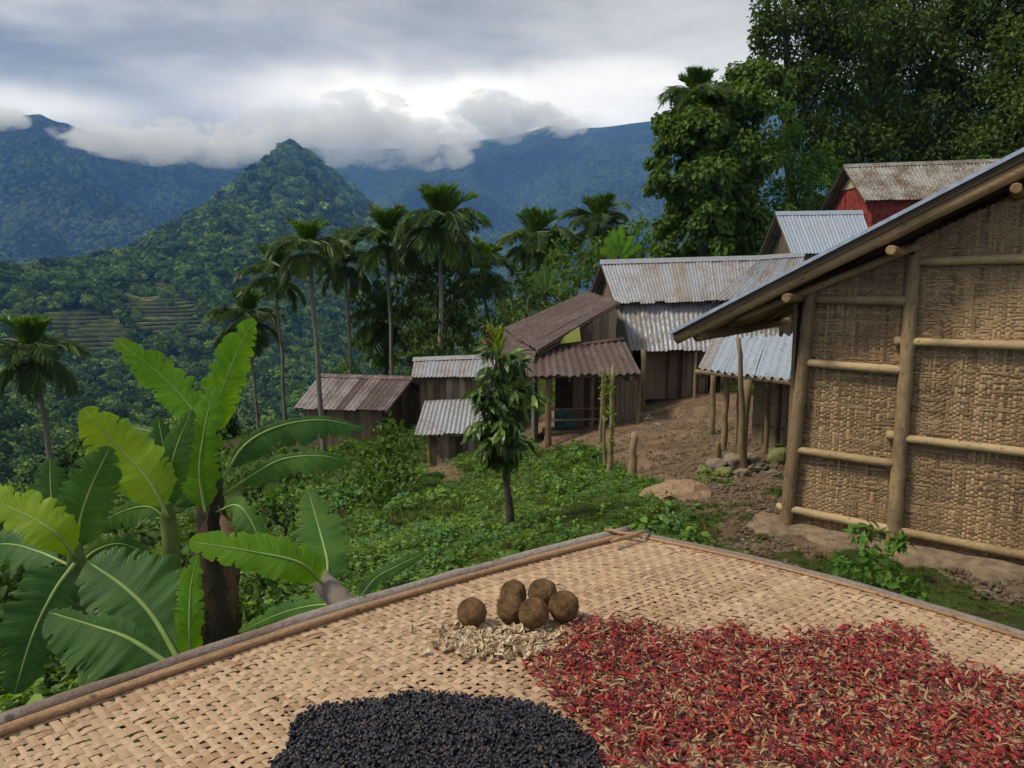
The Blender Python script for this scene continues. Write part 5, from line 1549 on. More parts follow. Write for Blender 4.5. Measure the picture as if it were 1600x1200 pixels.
tree('grove_tree', 'wide leafy thicket standing low behind the palm trunks of the grove', 'tree', fb(660, 640, 44),
     [(575, 545, 44, 26), (610, 565, 44, 28), (650, 560, 44, 30), (700, 565, 43, 30), (740, 545, 43, 30), (755, 500, 44, 28), (770, 560, 42, 26), (540, 575, 45, 20), (720, 480, 45, 28), (670, 510, 45, 30), (625, 500, 46, 24)],
     .26, 22, 'leaf_mid', .14, seed=31)
tree('jungle_tree', 'leafy tree hanging over the valley just right of the shaggy palm', 'tree', fb(800, 560, 46),
     [(790, 480, 46, 30), (820, 430, 47, 28), (850, 400, 47, 26), (780, 520, 45, 26), (810, 400, 48, 18), (870, 380, 48, 22), (900, 380, 48, 22), (920, 410, 47, 26)],
     .30, 20, 'leaf_mid', .14, seed=32)
tree('jungle_tree', 'light green low tree peeping over the ridge of the brown barn', 'tree', fb(590, 640, 39),
     [(590, 585, 39, 18), (625, 580, 39, 16), (560, 590, 40, 14), (770, 545, 34, 18), (745, 555, 34, 14)][:3],
     .22, 8, 'leaf_bright', .08, seed=12)
tree('jungle_tree', 'shrubby tree hugging the left corner of the brown roofed house', 'tree', fb(775, 600, 28),
     [(775, 548, 28, 20), (760, 570, 28, 18), (790, 575, 27, 16), (800, 540, 28, 14)],
     .2, 9, 'leaf_mid', .07, seed=13)
tree('dry_shrub', 'dry brown shrub at the tip of the brown roof', 'shrub', fb(772, 560, 30),
     [(768, 520, 30, 18), (790, 535, 29, 14), (760, 545, 30, 12)], .22, 7, 'dry', .05, seed=14)
tree('leafy_bush', 'big round bush on the slope just left of the storehouse', 'bush', fb(608, 790, 17.5),
     [(610, 665, 18, 20), (590, 695, 18, 30), (625, 700, 17.5, 32), (600, 735, 17, 36), (640, 735, 17, 26), (570, 730, 17.5, 24), (605, 770, 16.5, 32), (648, 690, 18.2, 16)],
     .15, 55, 'leaf_mid', .07, seed=15, shape='full')
tree('leafy_bush', 'spreading bush on the slope below the barn, left of the big round bush', 'bush', fb(545, 770, 20),
     [(545, 700, 22, 24), (520, 725, 21, 26), (560, 745, 19, 26), (495, 755, 20, 26), (530, 770, 18, 28), (465, 740, 22, 24)],
     .17, 38, 'leaf_mid', .06, seed=16)
tree('leafy_bush', 'dark undergrowth bush behind the stout banana trunk', 'bush', fb(420, 900, 11),
     [(400, 760, 13, 30), (440, 790, 12, 34), (400, 820, 11.5, 36), (460, 740, 14, 26), (430, 850, 10.5, 34), (380, 880, 10, 36)],
     .17, 32, 'leaf_dark', .05, seed=17)
tree('leafy_bush', 'leafy creeper mound wrapped round the foot of the stout banana trunk', 'bush', fb(350, 1000, 5.6),
     [(300, 900, 5.7, 40), (385, 900, 5.8, 40), (410, 950, 5.4, 40), (295, 960, 5.3, 40), (390, 840, 6.3, 34), (430, 900, 6.2, 34), (300, 840, 6.2, 36)],
     .085, 60, 'leaf_mid', .03, seed=41, aspect=.7, shape='full')
tree('leafy_bush', 'bright leaved bush filling the gap under the arching banana leaves', 'bush', fb(440, 840, 13),
     [(430, 770, 13, 30), (470, 780, 13, 28), (395, 790, 12, 30), (455, 820, 12, 30), (500, 800, 13, 24)],
     .12, 45, 'leaf_bright', .04, seed=42, aspect=.6)
tree('leafy_bush', 'big leaved undergrowth between the two left banana clumps', 'bush', fb(205, 1000, 8.5),
     [(200, 850, 9, 44), (160, 900, 8.5, 44), (230, 920, 8, 44), (300, 870, 8.5, 40), (180, 800, 10, 34), (290, 950, 7.5, 40), (90, 870, 9, 40)],
     .17, 26, 'leaf_dark', .05, seed=18, aspect=.8, shape='full')
tree('leafy_bush', 'dark leafy undergrowth in the lower left corner', 'bush', fb(60, 1100, 6),
     [(30, 1000, 6.5, 60), (100, 1050, 6, 60), (20, 1080, 5.5, 60), (-60, 1020, 6.5, 70), (150, 1020, 6, 50), (-40, 920, 8, 50), (30, 910, 8, 40)],
     .13, 40, 'leaf_dark', .05, seed=19, aspect=.8, shape='full')
tree('leafy_bush', 'pale big leaved bush at the left picture edge below the lone palm', 'bush', fb(20, 840, 14),
     [(20, 780, 15, 34), (60, 800, 14, 34), (-30, 800, 14, 40), (100, 770, 16, 28), (150, 745, 17, 26), (10, 850, 12, 36), (70, 850, 12, 30)],
     .22, 22, 'weedb', .05, seed=20, aspect=.8, shape='full')
tree('leafy_bush', 'leafy bush growing behind the arching banana leaves', 'bush', fb(330, 780, 22),
     [(200, 710, 26, 30), (260, 700, 25, 30), (330, 700, 24, 34), (400, 690, 26, 30), (440, 690, 25, 26), (150, 700, 27, 26), (240, 755, 20, 36), (380, 740, 20, 30)],
     .24, 16, 'leaf_mid', .06, seed=21)
tree('hut_shrub', 'young leafy shrub growing at the foot of the woven hut wall', 'shrub', fb(1365, 920, 6.3),
     [(1355, 835, 6.6, 22), (1365, 870, 6.4, 34), (1335, 895, 6.3, 34), (1395, 900, 6.3, 34), (1365, 920, 6.1, 36), (1320, 885, 6.5, 22), (1405, 848, 6.8, 14), (1425, 920, 6.1, 26)],
     0.115, 75, 'leaf_bright', .012, seed=22, shape='full', aspect=.36, down=.1)
tree('weed_clump', 'broad leaved weed clump on the rocks beside the shed posts', 'shrub', fb(1110, 760, 11.8),
     [(1108, 745, 11.8, 16), (1130, 755, 11.5, 14), (1090, 752, 12, 9), (1180, 765, 11.2, 10)],
     .09, 120, 'weed', .02, seed=23, shape='full')

# ------------------------------------------------------------------ the thin leafy tree on the slope
random.seed(99)
tb = P(797, 828, 9.3); tb.z = hz(tb.x, tb.y) - .1
thin = thing('thin_leafy_tree', 'slender young tree with a column of drooping leaves and a yellow green shoot on top', 'tree', tb)
mb = MB(); tp = [tb, P(797, 800, 9.3), P(792, 760, 9.3), P(789, 710, 9.3), P(784, 650, 9.3), P(783, 590, 9.3), P(779, 540, 9.3)]
mb.tube(tp, [.062, .056, .048, .042, .034, .024, .014], 10, jit=.05); mb.build('trunk', M['bark'], thin, smooth=True)
rs = np.random.default_rng(4)
Cs, Ds, Ns, Ls = [], [], [], []
for k in range(66):
    py_ = rs.uniform(545, 725); wd = np.interp(py_, [535, 570, 610, 660, 700, 740], [20, 38, 54, 54, 44, 28])
    c0 = P(784 + rs.normal(0, 3), py_, 9.3); a = rs.uniform(0, 6.283); ro = wd / FPX * 9.3 * rs.uniform(.35, 1.05)
    dirv = np.array([math.cos(a), math.sin(a), rs.uniform(-.1, .5)])
    tip = np.array(c0) + dirv * ro
    mb = MB(); mb.tube([c0, Vector(tip)], [.008, .003], 5)
    mb.build('twig', M['bark'], thin, smooth=True)
    n_ = 22
    for q in range(n_):
        tq = rs.uniform(.25, 1.05); p_ = np.array(c0) * (1 - tq) + tip * tq
        Cs.append(p_ + rs.normal(0, .025, 3)); Ds.append(dirv * .7 + rs.normal(0, .45, 3) + np.array([0, 0, -.75])); Ns.append(dirv * .5 + rs.normal(0, .4, 3) + np.array([0, 0, .6])); Ls.append(rs.uniform(.09, .27))
V, F = leafgeo(np.array(Cs), np.array(Ds), np.array(Ns), np.array(Ls), np.array(Ls) * .26, 'full')
npobj('crown', V, F, M['leaf_tree'], thin)
n_ = 40
C = np.array([P(778 + rs.normal(0, 3), rs.uniform(525, 560), 9.3) for _ in range(n_)]); D = rs.normal(0, .28, (n_, 3)) + np.array([0, 0, 1])
L_ = rs.uniform(.16, .32, n_); V, F = leafgeo(C, D, rs.normal(0, 1, (n_, 3)), L_, L_ * .11, 'full')
npobj('top_shoot', V, F, M['leaf_yel'], thin)

# ------------------------------------------------------------------ banana plants, leaf by leaf
def bananamat(name, c_lo, c_hi, cm, trans=.35):
    m, t, b = newmat(name)
    uvn = nn(t, 'ShaderNodeUVMap'); sp = nn(t, 'ShaderNodeSeparateXYZ'); lk(t, uvn.outputs[0], sp.inputs[0])
    ay = mth(t, 'ABSOLUTE', sp.outputs[1])
    ph = mth(t, 'ADD', mth(t, 'MULTIPLY', sp.outputs[0], 420.0), mth(t, 'MULTIPLY', ay, -16.0))
    wv = mth(t, 'MULTIPLY', mth(t, 'ADD', mth(t, 'SINE', ph), 1.0), .5)
    tcn = nn(t, 'ShaderNodeTexCoord'); oi = nn(t, 'ShaderNodeObjectInfo')
    vv_ = nn(t, 'ShaderNodeCombineXYZ'); lk(t, mth(t, 'ADD', mth(t, 'MULTIPLY', sp.outputs[0], 55.0), mth(t, 'MULTIPLY', ay, -3.0)), vv_.inputs[0]); lk(t, mth(t, 'MULTIPLY', sp.outputs[1], 1.2), vv_.inputs[1]); lk(t, mth(t, 'MULTIPLY', oi.outputs['Random'], 50.0), vv_.inputs[2])
    n1 = noise(t, vv_.outputs[0], 1.0, 4, .6)
    n2 = noise(t, tcn.outputs['Object'], 4.0, 4, .6)
    f = mth(t, 'ADD', mth(t, 'MULTIPLY', n1, .6), mth(t, 'MULTIPLY', n2, .5))
    c = mixc(t, mapr(t, f, .35, .75), c_lo, c_hi)
    c = mixc(t, mth(t, 'MULTIPLY', wv, .16), c, [q * .4 for q in c_lo])
    edge = mapr(t, mth(t, 'ADD', ay, mth(t, 'MULTIPLY', n2, .5)), 1.26, 1.36)
    c = mixc(t, edge, c, (.22, .17, .05))
    mid = mapr(t, ay, .02, .055, 1, 0)
    c = mixc(t, mid, c, cm)
    lk(t, c, b.inputs['Base Color']); b.inputs['Roughness'].default_value = .5; b.inputs['Specular IOR Level'].default_value = .2
    bump(t, b, mth(t, 'ADD', mth(t, 'MULTIPLY', wv, .4), n1), .5, .006)
    tr = nn(t, 'ShaderNodeBsdfTranslucent'); hs = nn(t, 'ShaderNodeHueSaturation'); hs.inputs['Value'].default_value = 1.7; hs.inputs['Saturation'].default_value = 1.1; hs.inputs['Hue'].default_value = .48
    lk(t, c, hs.inputs['Color']); lk(t, hs.outputs[0], tr.inputs[0])
    mx = nn(t, 'ShaderNodeMixShader'); mx.inputs[0].default_value = trans
    lk(t, b.outputs[0], mx.inputs[1]); lk(t, tr.outputs[0], mx.inputs[2]); lk(t, mx.outputs[0], t.nodes['Material Output'].inputs[0])
    return m
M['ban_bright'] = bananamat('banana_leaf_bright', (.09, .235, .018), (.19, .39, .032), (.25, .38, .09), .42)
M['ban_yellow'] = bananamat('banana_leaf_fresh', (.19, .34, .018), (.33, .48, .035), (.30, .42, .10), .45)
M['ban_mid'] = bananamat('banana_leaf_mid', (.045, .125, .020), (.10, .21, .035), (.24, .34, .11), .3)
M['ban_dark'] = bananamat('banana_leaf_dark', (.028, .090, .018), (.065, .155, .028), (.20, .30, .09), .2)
M['ban_dry'] = bananamat('banana_leaf_dry', (.06, .038, .018), (.17, .11, .055), (.2, .14, .07), .1)
M['midrib'] = plain('leaf_midrib', (.26, .37, .11), .5, 10, .2, .1)
def bez(pts, n):
    pts = np.array(pts, float); m_ = len(pts)
    ext = np.concatenate([[2 * pts[0] - pts[1]], pts, [2 * pts[-1] - pts[-2]]])
    out_ = []
    for i in range(n):
        s = i / (n - 1) * (m_ - 1); k = min(int(s), m_ - 2); f = s - k
        p0, p1, p2, p3 = ext[k], ext[k + 1], ext[k + 2], ext[k + 3]
        out_.append(.5 * ((2 * p1) + (-p0 + p2) * f + (2 * p0 - 5 * p1 + 4 * p2 - p3) * f * f + (-p0 + 3 * p1 - 3 * p2 + p3) * f ** 3))
    return np.array(out_)
def banleaf(parent, pts_px, wl, wr, mat, seed=0, stalk=.16, tilt=0.0, fold=.12, tip=.55, lab=None, tear=1.0, upn=.15, rib=True):
    """pts_px: (px, py, Y) along the midrib; wl/wr: half widths in px left/right of the direction of growth"""
    rs = np.random.default_rng(seed)
    n = 72; ctr = bez([tuple(P(*q)) for q in pts_px], n)
    T = np.gradient(ctr, axis=0); T /= np.linalg.norm(T, axis=1)[:, None]
    s = np.linspace(0, 1, n)
    dist = np.linalg.norm(ctr - np.array(CAM), axis=1)
    prof_ = np.where(s < stalk, .06, np.clip(np.sin(np.pi * np.clip((s - stalk) / (1 - stalk), 0, 1) ** .80), 0, 1) ** tip)
    prof_ = np.maximum(prof_, .03)
    Nn = (np.array(CAM) - ctr); Nn /= np.linalg.norm(Nn, axis=1)[:, None]
    Nn = Nn + np.array([0, 0, upn]); Nn -= T * (Nn * T).sum(1)[:, None]; Nn /= np.linalg.norm(Nn, axis=1)[:, None]
    Sd = np.cross(T, Nn)
    if tilt:
        Nn, Sd = Nn * math.cos(tilt) + Sd * math.sin(tilt), Sd * math.cos(tilt) - Nn * math.sin(tilt)
    mrow = 7; rows = []; uvs_ = []
    tears = [set(rs.integers(int(n * .3), n - 4, int(9 * tear))) if tear else set() for _ in (0, 1)]
    jn = [fbm(np.arange(n) * .33, np.full(n, seed * 3.7 + q_), oct=3, seed=seed + q_) for q_ in (0, 1)]
    V = []; UV = []
    for i in range(n):
        for j in range(-mrow, mrow + 1):
            a = abs(j) / mrow; sd_ = 1 if j > 0 else 0
            half = (wr if j > 0 else wl) / FPX * dist[i] * prof_[i]
            jag = 1 + (.16 * float(jn[sd_][i]) * (1 if tear else .3)) * a * a
            if i in tears[sd_]: jag *= (1 - .22 * a ** 2)
            if (i - 1) in tears[sd_] or (i + 1) in tears[sd_]: jag *= (1 - .07 * a ** 3)
            plt = .006 * math.sin(i * .95 + sd_ * 2 + seed) * a * half * 3 + .010 * half * math.sin(i * .33 + seed) * a * 4
            back_ = a * a * half * .18
            p_ = ctr[i] + Sd[i] * (np.sign(j) * a * half * jag) + Nn[i] * (fold * half * a - .55 * half * a * a * .35 + plt) + T[i] * back_
            V.append(p_); UV.append((s[i], a if j >= 0 else -a))
    w_ = 2 * mrow + 1
    idx = np.arange(n * w_).reshape(n, w_)
    F = np.stack([idx[:-1, :-1], idx[:-1, 1:], idx[1:, 1:], idx[1:, :-1]], -1)
    keep = np.ones(F.shape[:2], bool)
    for sd_ in (0, 1):
        for i in tears[sd_]:
            if i < n - 1 and prof_[i] > .3:
                if sd_: keep[i, -2:] = False
                else: keep[i, :2] = False
    if not tear: keep[:] = True
    F = F[keep]
    o = npobj('leaf', np.array(V), F, M[mat], parent, smooth=True, label=lab)
    ul = o.data.uv_layers.new(name='UVMap'); UV = np.array(UV)
    li = np.empty(len(o.data.loops), dtype=np.int32); o.data.loops.foreach_get('vertex_index', li)
    ul.data.foreach_set('uv', UV[li].ravel().astype(np.float32))
    if rib:
        mb = MB(); w0 = max(wl, wr) / FPX * float(dist.mean()) * .035 + .002
        pr = [Vector(ctr[i] + Nn[i] * w0 * .1) for i in range(0, n, 4)]
        mb.tube(pr, [w0 * (1.5 - 1.3 * k / (len(pr) - 1)) for k in range(len(pr))], 6); mb.build('midrib', M['midrib'], o, smooth=True)
    return o
def bstem(parent, pts_px, rpx, mat='bananabark', ground=True):
    pts = [P(*q) for q in pts_px]
    rad = [r_ / FPX * (p - CAM).length for p, r_ in zip(pts, rpx)]
    if ground:
        b_ = pts[0]; g_ = Vector((b_.x + .05, b_.y, hz(b_.x, b_.y) - .3)); pts = [g_] + pts; rad = [rad[0] * 1.25] + rad
    c = bez([tuple(p) + (r_,) for p, r_ in zip(pts, rad)], 26)
    mb = MB(); mb.tube([Vector(q[:3]) for q in c], [q[3] * (1 + .05 * math.sin(i * 2.3)) for i, q in enumerate(c)], 14, jit=.05)
    return mb.build('stem', M[mat], parent, smooth=True)
def bthing(label, px, py, Y, name='banana_plant'):
    p_ = P(px, py, Y); return thing(name, label, 'banana plant', (p_.x, p_.y, hz(p_.x, p_.y)))
A = bthing('tallest banana plant with stout dark trunk and leaves spreading like a fan', 337, 980, 5.5)
bstem(A, [(338, 985, 5.45), (336, 880, 5.5), (330, 790, 5.5), (328, 700, 5.55), (328, 640, 5.55)], [34, 30, 19, 13, 8])
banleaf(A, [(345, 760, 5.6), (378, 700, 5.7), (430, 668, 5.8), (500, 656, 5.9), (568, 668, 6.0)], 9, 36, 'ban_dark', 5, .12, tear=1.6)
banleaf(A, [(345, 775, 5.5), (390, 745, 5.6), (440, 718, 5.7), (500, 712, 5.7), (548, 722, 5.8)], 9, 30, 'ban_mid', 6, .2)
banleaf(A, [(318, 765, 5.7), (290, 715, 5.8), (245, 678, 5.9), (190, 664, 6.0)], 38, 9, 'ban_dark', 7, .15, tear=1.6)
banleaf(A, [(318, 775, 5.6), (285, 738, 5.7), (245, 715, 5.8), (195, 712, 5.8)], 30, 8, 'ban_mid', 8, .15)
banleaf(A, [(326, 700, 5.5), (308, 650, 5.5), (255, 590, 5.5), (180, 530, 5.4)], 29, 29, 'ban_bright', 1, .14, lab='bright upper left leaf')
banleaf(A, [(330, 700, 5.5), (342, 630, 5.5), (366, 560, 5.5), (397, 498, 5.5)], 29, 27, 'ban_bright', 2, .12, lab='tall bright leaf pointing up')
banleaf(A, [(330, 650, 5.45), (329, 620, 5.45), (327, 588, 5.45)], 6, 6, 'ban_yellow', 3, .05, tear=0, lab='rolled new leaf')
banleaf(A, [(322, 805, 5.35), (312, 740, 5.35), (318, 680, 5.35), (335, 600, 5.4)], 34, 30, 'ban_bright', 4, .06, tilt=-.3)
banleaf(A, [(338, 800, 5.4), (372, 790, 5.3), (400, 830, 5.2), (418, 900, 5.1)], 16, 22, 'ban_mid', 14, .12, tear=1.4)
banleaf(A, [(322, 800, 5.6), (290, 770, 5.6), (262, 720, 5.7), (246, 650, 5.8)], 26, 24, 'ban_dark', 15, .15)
for dl, (x_, y_) in enumerate(((316, 930), (362, 900))):
    banleaf(A, [(332 + (x_ - 332) * .3, 790, 5.35), (x_ - 4, y_ - 60, 5.2), (x_, y_, 5.15), (x_ + 4 * (dl % 2), y_ + 70, 5.2)], 9, 11, 'ban_dry', 80 + dl, .1, tear=2, rib=False, lab='withered brown leaf hanging down the trunk')
B = bthing('slim banana plant with one broad bright leaf, between the tall plant and the left clump', 268, 950, 5.0)
bstem(B, [(272, 960, 5.0), (268, 880, 5.0), (263, 810, 5.0), (260, 785, 5.0)], [14, 12, 10, 6], 'greenstem')
banleaf(B, [(262, 815, 5.0), (262, 760, 5.05), (275, 700, 5.1), (300, 640, 5.2)], 20, 24, 'ban_mid', 13, .1)
banleaf(B, [(262, 812, 5.0), (232, 792, 5.0), (190, 800, 5.0), (138, 827, 5.0)], 24, 10, 'ban_mid', 12, .12)
banleaf(B, [(262, 808, 4.9), (232, 750, 4.9), (185, 700, 4.9), (130, 638, 4.85)], 42, 40, 'ban_yellow', 11, .10, lab='broad bright yellow green leaf')
Cc = bthing('left banana clump with a glowing leaf pointing out of the picture', 128, 960, 4.6)
bstem(Cc, [(134, 970, 4.6), (124, 910, 4.6), (118, 865, 4.6), (117, 850, 4.6)], [15, 13, 10, 7], 'greenstem')
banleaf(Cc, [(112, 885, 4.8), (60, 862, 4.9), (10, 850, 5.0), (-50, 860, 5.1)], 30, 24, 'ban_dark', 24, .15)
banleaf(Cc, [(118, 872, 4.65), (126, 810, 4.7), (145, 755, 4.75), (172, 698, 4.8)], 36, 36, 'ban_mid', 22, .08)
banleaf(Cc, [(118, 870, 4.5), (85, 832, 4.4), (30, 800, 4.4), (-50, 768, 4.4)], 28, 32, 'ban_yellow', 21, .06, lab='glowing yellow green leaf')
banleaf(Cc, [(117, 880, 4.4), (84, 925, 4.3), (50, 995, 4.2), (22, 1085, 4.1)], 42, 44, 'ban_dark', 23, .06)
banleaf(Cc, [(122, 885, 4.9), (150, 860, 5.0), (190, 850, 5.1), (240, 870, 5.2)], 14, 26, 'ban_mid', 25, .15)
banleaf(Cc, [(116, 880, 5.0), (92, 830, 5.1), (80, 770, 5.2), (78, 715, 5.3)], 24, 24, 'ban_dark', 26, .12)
D_ = bthing('low banana plant with three large leaves just beyond the left rim of the tray', 290, 1090, 3.0)
bstem(D_, [(292, 1100, 2.9), (288, 1060, 2.9), (284, 1030, 2.9)], [14, 12, 8])
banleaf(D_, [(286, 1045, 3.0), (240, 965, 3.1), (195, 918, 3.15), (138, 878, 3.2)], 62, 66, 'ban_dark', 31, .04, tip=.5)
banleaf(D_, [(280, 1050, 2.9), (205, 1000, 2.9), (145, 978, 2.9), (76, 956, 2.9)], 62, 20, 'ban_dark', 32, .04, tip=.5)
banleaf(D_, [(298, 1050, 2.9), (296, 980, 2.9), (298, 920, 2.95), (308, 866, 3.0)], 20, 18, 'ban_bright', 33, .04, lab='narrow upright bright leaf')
E_ = bthing('cut grey banana stub behind the tray rim, sprouting two broad leaves', 560, 980, 2.6)
bstem(E_, [(660, 1110, 2.3), (610, 1040, 2.4), (570, 985, 2.47), (535, 942, 2.53), (499, 903, 2.6)], [22, 20, 19, 17.5, 15], 'banagrey', ground=False)
banleaf(E_, [(545, 950, 2.6), (500, 945, 2.7), (440, 958, 2.8), (372, 988, 2.9)], 12, 16, 'ban_mid', 43, .05)
banleaf(E_, [(508, 912, 2.7), (512, 880, 2.75), (500, 830, 2.85), (482, 768, 2.95)], 42, 38, 'ban_mid', 42, .08, tip=.6)
banleaf(E_, [(506, 915, 2.55), (470, 880, 2.5), (395, 862, 2.45), (296, 846, 2.4)], 31, 29, 'ban_bright', 41, .08, tip=.40, tear=.4, lab='long bright leaf lying level')
banleaf(E_, [(555, 945, 2.7), (585, 905, 3.0), (620, 885, 3.1), (668, 862, 3.2)], 10, 13, 'ban_mid', 44, .08)
# far banana plants in the greenery
F_ = bthing('banana plant with small pale upright leaves above the long grey roof', 965, 440, 42)
bstem(F_, [(965, 420, 42), (964, 400, 42)], [4, 3])
for i, (x_, y_, w_) in enumerate([(945, 372, 8), (958, 358, 8), (972, 352, 7), (990, 368, 8), (1003, 385, 7), (935, 392, 7)]):
    banleaf(F_, [(964, 408, 42), ((964 + x_) / 2 + 1, (405 + y_) / 2 - 3, 42), (x_, y_, 42)], w_, w_, 'ban_bright', 60 + i, .1, rib=False)
G_ = bthing('banana plant with broad pale leaves to the left of the brown roof', 850, 480, 36)
bstem(G_, [(852, 480, 36), (853, 455, 36)], [4, 3])
for i, (x_, y_, w_) in enumerate([(830, 430, 8), (848, 412, 8), (872, 420, 8), (888, 445, 7), (822, 455, 7)]):
    banleaf(G_, [(853, 462, 36), ((853 + x_) / 2, (458 + y_) / 2 - 4, 36), (x_, y_, 36)], w_, w_, 'ban_mid', 70 + i, .1, rib=False)

# ------------------------------------------------------------------ stakes, stones, rock
def stake(label, bx, by, tx, ty, Y, r_, mat='stake'):
    b_, t2 = P(bx, by, Y), P(tx, ty, Y); b_.z = min(b_.z, hz(b_.x, b_.y)) - .15
    k = 9; random.seed(int(bx * 7 + by)); pts = [b_.lerp(t2, i / k) + Vector((random.uniform(-1, 1) * r_ * .28, 0, 0)) for i in range(k + 1)]
    mb = MB(); mb.tube(pts, [r_ * (1.15 - .45 * i / k) for i in range(k + 1)], 8, jit=.12); o = mb.build('wooden_stake', M[mat], smooth=True, loc=tuple(b_))
    return tag(o, label, 'stake', 'wooden stakes in the yard')
stake('thin twisted stake with creepers, tallest in front of the brown roofed house', 953, 722, 958, 571, 14.4, .055)
stake('crooked stake touching the edge of the porch roof', 938, 668, 944, 575, 16.5, .06)
stake('short thick stump of a stake at the edge of the brown path', 990, 735, 990, 676, 13.2, .085)
stake('tall bent stake rising in front of the shed roof', 1164, 746, 1155, 528, 12.3, .055)
stake('short stub of a stake on the path by the shed', 1122, 708, 1121, 690, 14.0, .07)
stake('low weathered stake beside the twisted tall one', 946, 700, 944, 650, 15.2, .04)
rs = np.random.default_rng(12); C = []; D = []
for px0, y0, y1, Y in ((955, 580, 700, 14.3), (943, 580, 660, 16.3)):
    vt = thing('creeper', 'yellow green creeper climbing the %s' % ('tall twisted stake' if px0 == 955 else 'crooked stake by the porch roof'), 'creeper', P(px0, y1, Y))
    n_ = 90; C = np.array([P(px0 + rs.normal(0, 3), rs.uniform(y0, y1), Y - .03) for _ in range(n_)]); L_ = rs.uniform(.05, .11, n_)
    V, F = leafgeo(C, rs.normal(0, 1, (n_, 3)) + np.array([0, 0, -.4]), rs.normal(0, .6, (n_, 3)) + np.array([0, -.6, .5]), L_, L_ * .5)
    npobj('leaves', V, F, M['leaf_yel'], vt)
def rock(label, px, py, Y, sx, sy, sz, mat, seed, name='stone', cat='stone', group='stones by the shed'):
    bm = bmesh.new(); bmesh.ops.create_icosphere(bm, subdivisions=3, radius=1.0)
    A_ = np.array([v.co[:] for v in bm.verts]); d_ = .38 * fbm(A_[:, 0] * 1.3, A_[:, 1] * 1.3, A_[:, 2] * 1.3, oct=5, seed=seed, gain=.6)
    for v, k in zip(bm.verts, d_): v.co *= (1 + k)
    me = bpy.data.meshes.new(name); bm.to_mesh(me); bm.free(); me.materials.append(M[mat])
    me.polygons.foreach_set('use_smooth', [seed % 2 == 0] * len(me.polygons))
    o = bpy.data.objects.new(name, me); COL.objects.link(o); p_ = P(px, py, Y); p_.z = hz(p_.x, p_.y) + sz * .35
    k_ = .78 if mat != 'slab' else 1.0; p_.z -= .10 if mat == 'slab' else 0; o.location = p_; o.scale = (sx * k_, sy * k_, sz * k_); o.rotation_euler.z = seed
    return tag(o, label, cat, group)
for i, (px, py, Y, sx, sy, sz, mt, lb) in enumerate([
        (1120, 722, 12.9, .26, .2, .14, 'stone', 'pale stone nearest the path, first of the row by the shed'), (1098, 728, 12.6, .13, .12, .11, 'mossy', 'small mossy stone at the path edge'),
        (1148, 716, 13.0, .30, .24, .17, 'stone', 'flat tan stone between the shed posts'), (1172, 706, 13.3, .28, .2, .13, 'stone', 'stone right behind the tall bent stake'),
        (1215, 705, 13.0, .24, .2, .24, 'mossy', 'big moss grown stone beside the hut post'), (1188, 728, 12.4, .22, .2, .13, 'stone', 'low stone in front of the moss grown one'),
        (1132, 740, 12.2, .2, .18, .12, 'mossy', 'mossy stone under the broad leaved weeds'), (1207, 740, 11.8, .17, .15, .1, 'stone', 'little stone left of the hut corner'),
        (1160, 738, 12.0, .15, .13, .1, 'stone', 'small stone at the foot of the tall bent stake'), (1012, 648, 20.0, .22, .16, .12, 'stone', 'stone lying by the long house post'),
        (1028, 655, 19.0, .16, .12, .07, 'stone', 'flat stone on the upper path'), (905, 700, 18.5, .14, .12, .1, 'stone', 'stone in the grass below the porch')]):
    rock(lb, px, py, Y, sx, sy, sz, mt, 30 + i)
rock('smooth tan rock slab swelling out of the path before the grass', 1050, 757, 10.6, .52, .46, .20, 'slab', 61, 'rock_slab', 'rock', None)
rock('low reddish rock at the right edge of the tan slab', 1105, 760, 10.8, .26, .2, .07, 'slab', 63, 'rock_slab', 'rock', None)
o_ = S.objects

